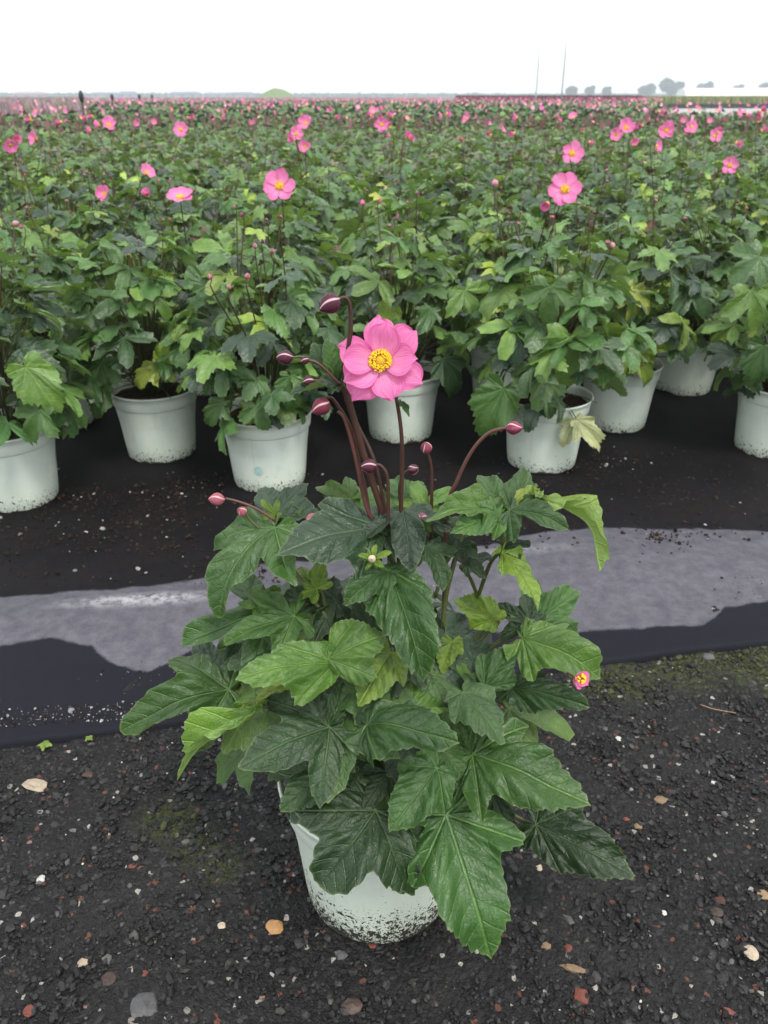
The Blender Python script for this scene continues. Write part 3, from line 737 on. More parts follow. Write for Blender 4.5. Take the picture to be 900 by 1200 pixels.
for i, (x, y, lab) in enumerate(plants):
    rd = random.Random(4000+i); li = rd.randrange(6); rz = rd.uniform(0, 6.28); sc = rd.uniform(.93, 1.1) if i >= 9 else rd.uniform(.98, 1.06)
    o = empty('potted_anemone', (x, y, PZ(x, y)), rz); roots.append((o, x, y, rz))
    o['group'] = 'potted anemones standing in rows on the fabric'; o['category'] = 'potted plant'
    o['label'] = lab or ('leafy potted anemone with buds in the rows behind the front pots' if y < NEAR else 'distant potted anemone in the packed rows of the field')
    new_obj('pot', POT, o); 
    if y < 3.0: new_obj('soil', SOIL, o)
    hue = rd.choice(((1, .97, 1.05), (.82, .84, 1.0), (1.2, 1.08, .95), (.92, .92, 1.0), (1.1, 1.05, 1.1), (.78, .82, .95)))
    if y < NEAR:
        for M, s, c, st, p in LAYS[li]:
            Mb = Matrix.Diagonal((sc, sc, 1+(sc-1)*.7, 1)) @ M
            k = rd.uniform(.9, 1.12); pw = p.copy(); pw.rotate(Matrix.Rotation(rz, 3, 'Z'))
            if i < 9 and p.z < .225 and pw.y < .02 and rd.random() < .4: continue
            new_obj('leaf', LOFI[s], o, Mb, tuple(q*k*z_ for q, z_ in zip(c, hue)))
        tag(new_obj('leaf_stalks', STALKS[li], o), kind='stuff')
        for me, top, d, r, c in BST[(li+i) % 6]:
            if rd.random() < .25: continue
            new_obj('flower_stem', me, o); put_bud(o, top, d, r, c)
    else:
        tag(new_obj('foliage', FOL[li], o), kind='stuff')
        for me, top, d, r, c in BST[(li+i) % 6][:4]:
            new_obj('flower_stem', me, o); put_bud(o, top, d, r, c)

def to_local(root, w):
    o, x, y, rz = root; v = Vector(w) - o.location; v.rotate(Matrix.Rotation(-rz, 3, 'Z')); return v
def dir_local(root, d):
    v = Vector(d); v.rotate(Matrix.Rotation(-root[3], 3, 'Z')); return v
def stem_to(root, p, end_dir=None, mat=None, r=.0015):
    b = Buf(); base = Vector((p.x*.2, p.y*.2, .25)); q = p - (end_dir*.02 if end_dir else Vector((0, 0, .02)))
    tube(b, [base, (base+q)/2 + Vector((.008, -.006, 0)), q, p], r*1.2, r*.7, 6, 4)
    return b.build('flower_stem', mat or M_STEM_D, root[0])
OWN = [r[0] for r in roots[:9]]
BIGLAB = {0: 'potted anemone with one wide open pink flower, behind the pot with the teal smudge', 1: 'potted anemone with an upturned dark centred pink flower above its leaves',
          5: 'potted anemone with the largest row flower, behind the pot with the withered leaf', 6: 'potted anemone with a tall pink flower just behind the largest flower of the rows',
          7: 'potted anemone with a lone small open pink flower, behind the bluish pot', 2: 'potted anemone with a half closed pink flower facing sideways'}
def add_flower(px, py, z, wpx, face, small=False, kind=0, seed=0):
    w = on_z(px, py, z); root = min(roots, key=lambda r: math.hypot(r[1]-w.x, r[2]-w.y-.03))
    if math.hypot(root[1]-w.x, root[2]-w.y) > .45: return
    p = to_local(root, w); fd = dir_local(root, Vector(face).normalized())
    dist = (w - Vector((0, 0, CAM_H))).length; s = wpx*dist*.9/F_PX/.066
    s = min(max(s, .6), 1.45)
    stem_to(root, p, fd)
    M = Matrix.Translation(p) @ frame(Vector((.05, .1, 1)).cross(fd) if abs(fd.z) < .95 else (1, 0, 0), fd).to_4x4() @ Matrix.Scale(s, 4)
    if root[0] not in OWN: root[0]['label'] = 'potted anemone bearing a large open pink flower above the leaves' if not small else 'potted anemone with pink flowers in the rows behind'
    root[0]['group'] = 'potted anemones standing in rows on the fabric' + (' with open flowers' if not small else ' with small flowers')
    if not small and seed-60 in BIGLAB and root[0] not in OWN: root[0]['label'] = BIGLAB[seed-60]; OWN.append(root[0])
    if small: return new_obj('flower', SMALL[kind], root[0], M)
    c = new_obj('flower', CENTRE, root[0], M); rd = random.Random(seed); n = rd.choice((5, 6, 7))
    for k in range(n):
        a = 2*math.pi*k/n + rd.uniform(-.2, .2)
        new_obj('petal', PETS[rd.randrange(4)], c, Matrix.Rotation(a, 4, 'Z') @ Matrix.Rotation((.12, .22, .5, .9)[kind]+rd.uniform(-.1, .1), 4, 'X') @ Matrix.Translation((0, .003, -.001*(k % 2))))
CF = (0, -1, .35)
for i, (px, py, z, w, f, k) in enumerate([(328, 218, .60, 36, (-.1, -1, .45), 0), (211, 232, .57, 30, (.1, -.5, .9), 1), (123, 227, .57, 19, (-.3, -1, .3), 2), (171, 203, .60, 20, (.6, -.4, .5), 2),
      (173, 230, .56, 13, (0, -.6, .8), 3), (662, 222, .60, 36, (-.15, -1, .4), 0), (670, 180, .64, 26, (.1, -1, .3), 1), (855, 194, .60, 18, (-.1, -1, .3), 1), (43, 163, .65, 18, (-.6, -.6, .3), 2),
      (18, 165, .65, 16, (.5, -.6, .3), 3), (128, 147, .66, 18, (.3, -.8, .5), 2), (212, 152, .66, 16, (0, -1, .3), 1), (358, 145, .66, 18, (-.2, -.9, .4), 2), (347, 157, .66, 16, (.3, -.9, .3), 1),
      (357, 172, .64, 15, (0, -1, .2), 2), (344, 164, .65, 14, (-.5, -.8, .3), 3), (447, 146, .66, 16, (.2, -1, .2), 1), (733, 150, .66, 20, (0, -1, .4), 2), (722, 158, .66, 16, (-.3, -1, .2), 2),
      (741, 166, .65, 14, (.3, -1, .1), 3), (780, 153, .66, 20, (-.1, -1, .3), 2), (810, 149, .66, 13, (.1, -1, .3), 1), (837, 160, .65, 16, (.1, -1, .4), 2), (642, 238, .57, 16, (-.4, -.7, -.3), 3)]):
    add_flower(px, py, z, w, f, False, k, 60+i)
for px, py, z, r, c, d in ((579, 210, .60, .02, (.50, .22, .28), (.35, -.2, -.9)), (425, 242, .57, .014, (.5, .10, .22), (0, 0, 1)), (14, 264, .56, .016, (.30, .18, .16), (.6, 0, .2)), (299, 292, .52, .011, (.3, .12, .12), (0, 0, 1)), (248, 328, .50, .011, (.3, .12, .12), (-.4, 0, 1)),
                           (289, 328, .50, .012, (.3, .10, .12), (.3, 0, 1)), (716, 284, .53, .014, (.4, .2, .2), (.3, 0, -.5)), (443, 238, .57, .012, (.3, .05, .1), (.5, 0, .6)), (268, 340, .49, .01, (.3, .12, .12), (.2, 0, 1))):
    w = on_z(px, py, z); root = min(roots, key=lambda q: math.hypot(q[1]-w.x, q[2]-w.y-.03)); p = to_local(root, w); stem_to(root, p); put_bud(root[0], p, dir_local(root, d), r, c)
rf = random.Random(77)
for _ in range(80):                                          # smaller flowers over the middle rows
    px, py = rf.uniform(-20, 920), 128 + 45*rf.random()**2.0
    add_flower(px, py, rf.uniform(.60, .68), rf.uniform(7, 13), (rf.uniform(-1.6, 1.6), rf.uniform(-1.2, .3), rf.uniform(-.4, 1.2)), True, rf.randrange(4))

# individual leaves on the front plants that the photograph shows clearly
def front_leaf(idx, bx, by, tx_, ty_, dy, shape, c, nrm=(0, -.75, .65)):
    root = roots[idx]; Y = plants[idx][1] + dy; a = on_y(bx, by, Y); t = on_y(tx_, ty_, Y-.02)
    L = (t-a).length*(.86 if shape in (0, 1, 2, 3, 4) else 1.0); M = Matrix.Translation(to_local(root, a)) @ frame(dir_local(root, t-a), dir_local(root, nrm)).to_4x4() @ Matrix.Scale(L, 4)
    o = new_obj('leaf', LOFI[shape], root[0], M, c)
    b = Buf(); p = to_local(root, a); st = Vector((p.x*.3, p.y*.3, min(p.z, .2))); tube(b, [st, (st+p)/2+Vector((0, 0, .02)), p], .0015, .0011, 5, 3); q = b.build('leaf_stalk', M_STEM_G, root[0])
for a in [(2, 183, 430, 150, 455, -.14, 5, YEL), (2, 186, 428, 205, 450, -.14, 0, LIME), (2, 188, 425, 190, 400, -.13, 6, LIME), (2, 180, 345, 205, 378, -.12, 1, LIGHT), (2, 175, 345, 150, 360, -.12, 0, LIGHT),
          (2, 120, 455, 105, 495, -.13, 6, GREEN), (2, 225, 390, 192, 393, -.13, 6, LIME), (0, 30, 430, 75, 485, -.13, 6, LIGHT), (0, 45, 480, 25, 525, -.13, 0, GREEN), (0, 20, 440, 32, 425, -.1, 3, LIGHT),
          (3, 262, 470, 235, 503, -.12, 5, GREEN), (3, 300, 475, 313, 512, -.14, 0, GREEN), (3, 275, 425, 250, 460, -.12, 0, MID), (3, 340, 440, 345, 490, -.13, 5, GREEN), (3, 320, 400, 350, 430, -.12, 1, BLUE),
          (5, 645, 335, 640, 388, -.15, 0, GREEN), (5, 668, 395, 664, 468, -.15, 0, LIGHT), (5, 610, 400, 605, 438, -.13, 4, BLUE), (5, 590, 455, 560, 520, -.12, 6, GREEN), (6, 740, 345, 745, 398, -.16, 1, YEL), (6, 738, 340, 775, 362, -.16, 5, YEL),
          (6, 748, 415, 773, 455, -.15, 5, LIME), (6, 745, 410, 788, 398, -.15, 5, LIME), (6, 742, 415, 728, 445, -.15, 6, LIME), (6, 705, 420, 703, 455, -.13, 6, LIME), (5, 700, 345, 720, 365, -.12, 0, GREEN),
          (8, 880, 340, 895, 395, -.14, 0, LIGHT), (8, 895, 405, 885, 460, -.13, 6, MID), (8, 890, 300, 850, 330, -.12, 0, MID), (4, 545, 340, 570, 380, -.12, 3, LIGHT), (4, 520, 420, 545, 470, -.12, 5, DARK)]:
    front_leaf(*a)
front_leaf(5, 672, 492, 655, 527, -.115, 7, (.36, .40, .24), (-.3, -.9, .3)); front_leaf(5, 676, 492, 716, 532, -.12, 7, (.44, .48, .26), (.3, -.9, .4))
# teal smudge on the pot
root = roots[3]; b = Buf(); ph = math.atan2(-1, -.12) - root[3]; V = []; A = []
for j in range(7):
    for k in range(9):
        w = ph + (k-4)*.026; z = .050 + j*.0035; r = .0848+(z-.03)*.09 + .0016; V.append((r*math.cos(w), r*math.sin(w), z))
b.add(V, [(j*9+k, j*9+k+1, (j+1)*9+k+1, (j+1)*9+k) for j in range(6) for k in range(8) if not (j in (0, 5) and k in (0, 1, 6, 7))])
gm = N('teal_smudge'); q = gm.obj(); nn = gm.noise(q, 130, 4, .6); M_SMUDGE = gm.done(gm.princ(gm.mix(gm.ramp(nn, .40, .56), (.56, .64, .59), (.30, .56, .52)), .5))
b.build('smudge', M_SMUDGE, root[0])

# ------------------------------------------------------------------ the plant in front
HX, HY = -.006, .625
hero = empty('potted_anemone', (HX, HY, 0.001)); HL = Vector((HX, HY, .001))
tag(hero, 'single potted anemone with one large open pink flower, standing alone on the asphalt', 'potted plant')
new_obj('pot', POT_H, hero).location = (0, 0, 0.0)
new_obj('soil', SOIL, hero)
CROWN = Vector((0, 0, .150))
def hp(px, py, d=0.0): return on_y(px, py, HY+d) - HL
hero_n = [0]; HROD = random.Random(12)
def hleaf(bx, by, bd, tx_, ty_, td, shape, c, nrm=(0, -.55, .8), fold=.25, droop=.6, side=.25, wide=1.0, asym=0.0, org=None, teeth=15, ruffle=.03, stalk=M_STEM_G, sr=.0019):
    i = hero_n[0]; hero_n[0] += 1
    a, t = hp(bx, by, bd), hp(tx_, ty_, td)
    V, F, A, tip = leaf_geo(shape, teeth, 4, 14, .024, fold*1.55, droop*1.3, side*1.5, ruffle*1.8, 1000+i*7, asym, wide*.8)
    tv = Vector(V[tip]); Lm = frame(tv, (0, 0, 1)); Wm = frame(t-a, nrm); s = (t-a).length/tv.length
    M = (Wm @ Lm.inverted()).to_4x4()
    b = Buf(); b.add(V, F, att=A); me = b.mesh('leaf', M_LEAF)
    hk = HROD.uniform(.62, 1.0); c = (c[0]*hk*.88, c[1]*hk*.97, c[2]*hk*.84)
    o = new_obj('leaf', me, hero, Matrix.Translation(a) @ M @ Matrix.Scale(s, 4), c)
    st = org if org is not None else Vector((a.x*.16, a.y*.16, .152 + max(0, a.z-.25)*.0))
    ax = (t-a).normalized(); sl = min(1, (a-st).length/.14); mid = (st*.45+a*.55) + (Vector((0, 0, .018)) - Vector((ax.x, ax.y, 0))*.012)*sl*sl
    NN = (Wm @ Vector((0, 0, 1))).normalized(); inv = o.matrix_basis.inverted()
    b = Buf(); tube(b, [inv @ q for q in (st, mid, a-ax*.005*sl-NN*.010*sl-NN*.002, a-NN*.0012)], sr/s, sr*.75/s, 7, 5); b.build('leaf_stalk', stalk, o)
    return o
node_l = hp(325, 650, -.01); node_r = hp(590, 640, .0); node_c = hp(458, 650, 0); node_r2 = hp(560, 700, .02)
FC = (0, -.75, .65)
# upper left
hleaf(322, 618, .00, 262, 722, -.05, 'tri', GREEN, (-.55, -.6, .55), .25, 1.1, .3, org=hp(345, 700, 0))
hleaf(320, 606, .03, 356, 566, .07, 'fan', BLUE, (-.2, -.5, .85), .3, .3, .2, org=hp(330, 660, .02))
hleaf(440, 618, -.01, 324, 652, -.05, 'long', BLUE, (0, -.5, .85), .2, .55, .35, wide=1.5, org=node_c, sr=.0025)
hleaf(322, 603, .01, 306, 585, .02, 'deep', LIME, (-.4, -.5, .8), org=hp(322, 640, .01), teeth=8, sr=.0012)
hleaf(360, 598, .04, 338, 590, .04, 'deep', LIME, (0, -.5, .8), org=hp(380, 640, .03), teeth=7, sr=.001)
hleaf(385, 590, .06, 430, 612, .04, 'tri', BLUE, (.1, -.4, .9), org=node_c)
hleaf(410, 585, .06, 372, 570, .08, 'tri', LIGHT, (0, -.5, .8), org=node_c)
hleaf(425, 600, .05, 400, 572, .09, 'fan', GREEN, (0, -.4, .9), org=node_c)
# left middle
hleaf(318, 716, .0, 213, 750, -.02, 'deep', MID, (-.2, -.5, .85), .35, .6, .3, org=hp(360, 760, 0))
hleaf(300, 712, -.02, 330, 690, .0, 'fan', LIGHT, (0, -.4, .9), .5, .2, .2, org=hp(350, 740, 0))
hleaf(345, 722, -.03, 262, 752, -.05, 'tri', GREEN, (-.2, -.6, .8), .3, .5, org=hp(380, 770, -.02))
hleaf(372, 690, -.01, 345, 668, .02, 'tri', LIME, (0, -.7, .7), org=hp(390, 760, -.01))
hleaf(392, 702, .0, 318, 716, -.02, 'tri', DARK, (0, -.6, .8), wide=1.1)
hleaf(380, 740, .02, 350, 690, .04, 'fan', DARK, (0, -.6, .8), wide=1.1)
hleaf(384, 772, -.09, 452, 748, -.08, 'leaflet', LIGHT, (.05, -.6, .8), .3, .4, .25, wide=1.5, org=hp(412, 800, -.06), sr=.0026)
hleaf(392, 778, -.09, 280, 798, -.13, 'leaflet', LIGHT, (-.1, -.55, .85), .25, .75, .5, wide=.85, org=hp(418, 800, -.06), sr=.0026)
hleaf(345, 800, -.08, 300, 825, -.09, 'lance', YEL, (-.6, -.3, .4), .6, .8)
hleaf(262, 800, -.02, 240, 750, .03, 'tri', BLUE, (-.2, -.6, .75))
hleaf(268, 808, -.05, 140, 852, -.07, 'tri', GREEN, (-.1, -.45, .9), .3, .6, .3, wide=.85, org=hp(350, 850, -.03))
hleaf(305, 826, -.09, 208, 912, -.12, 'lance', (.12, .22, .036), (-.75, -.25, .45), .75, .2, .1, wide=.75, org=hp(360, 850, -.05))
hleaf(300, 828, -.085, 262, 838, -.09, 'lance', YEL, (.5, -.6, .2), .6, .3, .1, org=hp(350, 850, -.05), teeth=10)
# lower left / front
hleaf(386, 852, -.11, 286, 903, -.15, 'tri', DARK, (-.15, -.6, .8), .25, .7, .3, wide=1.25, asym=-.2)
hleaf(388, 850, -.105, 400, 800, -.075, 'leaflet', DARK, (.1, -.5, .85), .25, .3, .2, wide=.9)
hleaf(378, 846, -.108, 335, 802, -.08, 'leaflet', DARK, (-.1, -.5, .85), .25, .3, .2, wide=1.0)
hleaf(412, 868, -.115, 398, 902, -.13, 'tri', GREEN, (.1, -.6, .7), wide=1.1)
hleaf(402, 892, -.10, 328, 950, -.13, 'ovate', DARK, (-.3, -.65, .7), .25, .5, .25, wide=1.0)
hleaf(440, 950, -.125, 378, 1042, -.17, 'fan', DARK, (-.15, -.85, .5), .18, .7, .25, wide=1.25)
hleaf(480, 985, -.115, 466, 1045, -.14, 'fan', DARK, (.1, -.9, .4), .3, .5, .3, teeth=10)
hleaf(512, 900, -.115, 455, 968, -.155, 'ovate', MID, (-.1, -.7, .7), .25, .7, .35, wide=1.15)
hleaf(523, 955, -.12, 582, 1114, -.19, 'long', MID, (.12, -.85, .55), .22, .5, .2, wide=1.3, teeth=19)
hleaf(455, 905, -.10, 425, 945, -.125, 'tri', DARK, (-.1, -.7, .7), wide=1.2)
hleaf(520, 880, -.10, 512, 930, -.125, 'fan', GREEN, (.1, -.7, .7))
# middle
hleaf(430, 850, -.115, 528, 876, -.16, 'ovate', MID, (.15, -.5, .85), .2, .75, .5, wide=.95, sr=.0024)
hleaf(432, 846, -.11, 415, 835, -.10, 'leaflet', DARK, (-.1, -.5, .85), teeth=9)
hleaf(480, 830, -.09, 530, 830, -.07, 'tri', LIGHT, (.2, -.4, .9), .3, .6, .4)
hleaf(458, 765, -.07, 420, 828, -.11, 'ovate', LIME, (-.1, -.75, .6), .2, .7, .3, wide=1.15)
hleaf(456, 668, -.035, 500, 792, -.105, 'ovate', MID, (.1, -.8, .6), .3, .8, .55, wide=.8, teeth=18, org=node_c, sr=.0024)
hleaf(454, 668, -.035, 404, 708, -.07, 'ovate', MID, (-.2, -.7, .7), .25, .7, .3, wide=1.0, org=node_c)
hleaf(472, 598, .0, 488, 664, -.05, 'tri', BLUE, (.1, -.7, .7), .25, .8, .3, wide=1.2, org=node_c)
hleaf(500, 640, -.01, 522, 690, -.04, 'tri', DARK, (.35, -.7, .5), wide=1.1, org=node_c)
hleaf(440, 745, -.03, 415, 700, -.01, 'fan', DARK, (0, -.7, .7))
hleaf(470, 770, -.05, 455, 820, -.09, 'fan', DARK, (0, -.7, .7))
hleaf(436, 655, -.05, 420, 652, -.055, 'deep', LIME, (-.2, -.6, .7), teeth=7, org=node_c, sr=.0009)
hleaf(437, 655, -.05, 458, 646, -.05, 'deep', LIME, (.2, -.6, .7), teeth=7, org=node_c, sr=.0009)
hleaf(437, 655, -.05, 428, 668, -.055, 'deep', LIME, (0, -.8, .4), teeth=7, org=node_c, sr=.0009)
# top middle
hleaf(492, 596, .02, 486, 566, .05, 'deep', LIME, (0, -.7, .7), teeth=9, org=hp(470, 640, .01), sr=.0012)
hleaf(496, 596, .02, 530, 574, .05, 'deep', LIGHT, (.2, -.6, .8), teeth=9, org=hp(470, 640, .01), sr=.0012)
hleaf(494, 604, .01, 505, 624, .0, 'deep', LIGHT, (.1, -.7, .6), teeth=9, org=hp(470, 640, .01), sr=.0012)
hleaf(480, 590, .05, 455, 562, .08, 'fan', MID, (0, -.5, .85), org=node_c)
hleaf(530, 640, .02, 505, 600, .06, 'fan', DARK, (0, -.6, .8), org=node_c)
hleaf(535, 640, .0, 560, 655, -.01, 'tri', BLUE, (.2, -.5, .85), org=hp(510, 700, 0))
# upper right cluster
hleaf(580, 598, .01, 508, 610, -.02, 'long', LIGHT, (-.2, -.45, .85), .35, .7, .3, org=node_r)
hleaf(590, 596, .02, 562, 557, .06, 'long', GREEN, (-.1, -.7, .7), .35, .5, .3, wide=1.3, org=node_r)
hleaf(585, 604, .0, 530, 625, -.03, 'ovate', GREEN, (-.1, -.6, .8), .25, .6, .3, org=node_r)
hleaf(598, 598, .01, 622, 556, .05, 'ovate', GREEN, (.1, -.7, .7), .35, .4, .3, org=node_r)
hleaf(597, 598, .0, 660, 622, -.03, 'tri', MID, (.1, -.5, .85), .25, .7, .3, org=node_r)
hleaf(602, 598, .005, 632, 573, .02, 'lance', YEL, (-.8, -.1, .3), .7, .4, .1, org=node_r, teeth=10)
hleaf(632, 582, .01, 702, 670, -.04, 'lance', LIME, (.75, -.1, .55), .55, .95, .1, wide=.95, org=node_r)
hleaf(588, 648, -.01, 632, 706, -.05, 'lance', LIME, (.55, -.5, .5), .45, .5, .1, wide=1.1, org=node_r2)
hleaf(592, 640, .0, 622, 640, .0, 'fan', BLUE, (.1, -.4, .9), org=node_r2)
hleaf(545, 660, .0, 575, 650, .02, 'tri', DARK, (.1, -.5, .85), org=node_r2)
# right middle
hleaf(580, 726, .0, 532, 702, .03, 'ovate', LIME, (-.1, -.6, .8), .3, .5, org=hp(540, 780, 0))
hleaf(575, 728, .0, 588, 722, .0, 'tri', YEL, (0, -.5, .8), org=hp(540, 780, 0), teeth=9)
hleaf(628, 728, .01, 672, 690, .05, 'fan', GREEN, (.2, -.65, .75), .3, .4, .25, wide=.95, org=hp(560, 770, 0))
hleaf(622, 730, .0, 575, 712, .03, 'tri', DARK, (-.2, -.5, .85), org=hp(560, 770, 0))
hleaf(612, 748, -.03, 704, 795, -.06, 'long', LIGHT, (.2, -.55, .8), .25, .7, .4, wide=1.25, org=hp(560, 800, -.02))
hleaf(614, 746, -.03, 640, 735, -.01, 'leaflet', LIGHT, (.1, -.5, .85), org=hp(560, 800, -.02))
hleaf(568, 806, -.06, 602, 762, -.03, 'leaflet', MID, (.0, -.6, .8), .3, .4, .25, wide=1.1)
hleaf(566, 808, -.06, 540, 790, -.05, 'leaflet', MID, (-.1, -.6, .8), .3, .4, .25)
hleaf(600, 806, -.05, 690, 826, -.09, 'ovate', DARK, (.15, -.55, .8), .2, .6, .3, wide=.85)
hleaf(530, 752, -.02, 518, 790, -.05, 'ovate', LIME, (-.2, -.7, .6), .4, .6)
hleaf(535, 775, -.03, 548, 800, -.05, 'tri', LIGHT, (.2, -.7, .6))
hleaf(528, 800, -.04, 545, 830, -.06, 'tri', LIGHT, (.2, -.7, .6))
# lower right
hleaf(554, 884, -.10, 683, 946, -.15, 'long', GREEN, (.2, -.55, .8), .25, .6, .35, wide=1.35, teeth=18, sr=.0024)
hleaf(552, 882, -.098, 575, 826, -.065, 'leaflet', GREEN, (.1, -.55, .8), .3, .3, .25, wide=.95)
hleaf(550, 884, -.10, 532, 848, -.08, 'leaflet', GREEN, (-.2, -.6, .8), .3, .3, .25)
hleaf(628, 966, -.06, 739, 1018, -.10, 'ovate', DARK, (.2, -.65, .7), .22, .45, .25, wide=.95, teeth=18)
hleaf(592, 928, -.06, 630, 940, -.08, 'ovate', MID, (.2, -.5, .85), wide=1.1)
hleaf(570, 920, -.07, 592, 975, -.10, 'ovate', DARK, (.3, -.7, .5))
hleaf(500, 850, -.06, 470, 890, -.08, 'fan', DARK, (0, -.6, .8))
# bracts high on the stems
hleaf(398, 452, .0, 345, 462, -.02, 'lance', BLUE, (-.1, -.3, .9), .5, .5, org=hp(402, 458, 0), sr=.0012, wide=1.1)
hleaf(394, 448, .01, 366, 402, .03, 'long', DARK, (-.3, -.7, .5), .3, .4, org=hp(402, 458, 0), sr=.0012, wide=1.3)
hleaf(396, 446, .01, 382, 396, .02, 'ovate', GREEN, (.2, -.8, .4), .3, .3, org=hp(402, 458, 0), sr=.0012)
hleaf(468, 470, .0, 480, 488, -.005, 'lance', MID, (.4, -.6, .5), org=hp(462, 462, 0), teeth=8, sr=.0009)
# inner and rear foliage
rh = random.Random(5)
for i in range(74):
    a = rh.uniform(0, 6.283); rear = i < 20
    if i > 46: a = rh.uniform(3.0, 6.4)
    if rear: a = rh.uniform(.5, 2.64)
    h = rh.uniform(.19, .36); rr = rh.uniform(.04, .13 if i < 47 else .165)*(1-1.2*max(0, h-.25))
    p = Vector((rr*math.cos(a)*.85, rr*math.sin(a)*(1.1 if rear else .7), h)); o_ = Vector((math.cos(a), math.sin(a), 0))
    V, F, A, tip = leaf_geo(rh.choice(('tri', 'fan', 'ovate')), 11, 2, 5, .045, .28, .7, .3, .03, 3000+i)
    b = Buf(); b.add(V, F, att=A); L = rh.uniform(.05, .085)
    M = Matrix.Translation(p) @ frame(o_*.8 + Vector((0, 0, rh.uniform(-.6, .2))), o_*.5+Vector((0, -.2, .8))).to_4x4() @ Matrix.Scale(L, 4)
    o = new_obj('leaf', b.mesh('leaf', M_LEAF), hero, M, tuple(q*.85 for q in rh.choice((DARK, MID, BLUE, DARK, GREEN) if i < 47 else (MID, GREEN, DARK, LIGHT, GREEN, LIME))))  # inner blades tinted darker to paint in shade between the leaves
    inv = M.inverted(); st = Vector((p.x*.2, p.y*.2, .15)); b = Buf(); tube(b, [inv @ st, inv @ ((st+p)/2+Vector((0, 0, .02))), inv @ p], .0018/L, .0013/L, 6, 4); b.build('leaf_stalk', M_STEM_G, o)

# stems, buds, flower
def hstem(pts, r0, r1, mat): 
    b = Buf(); tube(b, [hp(*p) for p in pts], r0, r1, 8, 6); return b.build('flower_stem', mat, hero)
hstem([(459, 900, -.01), (460, 720, 0), (457, 635, 0), (430, 545, 0), (411, 478, 0), (403, 452, 0)], .0034, .0027, M_STEM_D)
hstem([(403, 454, 0), (407, 415, 0), (411, 385, 0), (410, 358, .0), (404, 349, -.002), (396, 351, -.006)], .0021, .0013, M_STEM_D)
hstem([(464, 860, 0), (466, 700, 0), (470, 590, 0), (471, 520, 0), (466, 475, .0), (461, 456, .004), (452, 436, .008)], .0022, .0014, M_STEM_D)
hstem([(450, 780, 0), (444, 640, .0), (428, 590, 0), (415, 530, 0), (404, 492, 0), (396, 482, 0)], .0020, .0013, M_STEM_R)
hstem([(440, 760, 0), (434, 615, .005), (420, 540, .01), (410, 500, .01), (392, 470, .005), (384, 466, 0), (380, 470, -.003)], .0018, .0012, M_STEM_R)
hstem([(456, 620, 0), (440, 545, 0), (420, 500, .005), (405, 468, .005)], .0018, .0014, M_STEM_D)
hstem([(458, 800, -.01), (456, 640, -.012), (455, 600, -.01), (454, 560, -.01), (446, 546, -.01), (438, 545, -.012)], .0020, .0012, M_STEM_D)
hstem([(520, 720, 0), (524, 600, .02), (535, 565, .02), (552, 530, .02), (572, 508, .02), (594, 501, .018)], .0020, .0014, M_STEM_R)
hstem([(505, 640, .02), (506, 570, .02), (505, 545, .02), (501, 530, .02)], .0016, .0012, M_STEM_D)
hstem([(470, 600, .01), (468, 570, .01), (474, 555, .01), (480, 551, .01)], .0013, .001, M_STEM_D)
hstem([(322, 610, 0), (300, 596, 0), (280, 588, 0), (264, 584, 0)], .0013, .001, M_STEM_R)
hstem([(330, 640, 0), (300, 616, 0), (292, 608, 0), (287, 600, 0)], .0013, .001, M_STEM_G)
hstem([(350, 630, .01), (355, 615, .01), (362, 607, .01)], .0012, .001, M_STEM_R)
hstem([(356, 425, .0), (366, 423, 0), (378, 430, .0), (400, 452, 0)], .0010, .0011, M_STEM_R)
hstem([(343, 419, -.005), (352, 418, 0), (358, 420, 0)], .001, .001, M_STEM_G)
hstem([(388, 448, 0), (376, 446, -.003), (368, 446, -.005)], .001, .0009, M_STEM_R)
hstem([(520, 830, -.02), (520, 720, 0), (532, 660, .0), (545, 620, .01)], .0028, .002, M_STEM_G)
hstem([(440, 800, -.02), (395, 740, -.02), (365, 700, -.01), (345, 668, 0)], .0024, .0018, M_STEM_G)
hstem([(600, 770, -.02), (640, 775, -.03), (660, 786, -.06), (673, 793, -.083)], .0012, .001, M_STEM_R)
PUR = (.055, .011, .024); PNK = (.27, .085, .105)
for px, py, d, dirp, w, c in [(398, 349, -.006, (-.75, -.55, -.35), 27, PUR), (344, 418, -.006, (-.9, -.3, .0), 19, PUR), (362, 420, 0, (-.7, -.5, -.2), 11, PUR), (368, 445, -.006, (-.7, -.6, .0), 15, PUR),
      (386, 470, -.004, (-.75, -.55, -.35), 24, (.13, .02, .04)), (441, 545, -.012, (-.8, -.5, .1), 20, PUR), (501, 531, .02, (-.2, -.3, .9), 16, (.18, .04, .06)), (478, 552, .01, (.7, -.4, .4), 15, PUR),
      (592, 502, .018, (.95, -.3, .15), 19, (.17, .025, .055)), (264, 585, 0, (-.95, -.3, .15), 18, PNK), (287, 602, 0, (-.3, -.6, .7), 14, PNK), (370, 606, .01, (-.5, -.8, .2), 15, PNK),
      (496, 606, .0, (-.2, -.8, .4), 13, (.15, .05, .08)), (436, 655, -.052, (0, -.8, .5), 11, (.5, .48, .3))]:
    p = hp(px, py, d); dist = (p+HL-Vector((0, 0, CAM_H))).length; put_bud(hero, p, dirp, w*dist/F_PX*.97, c)

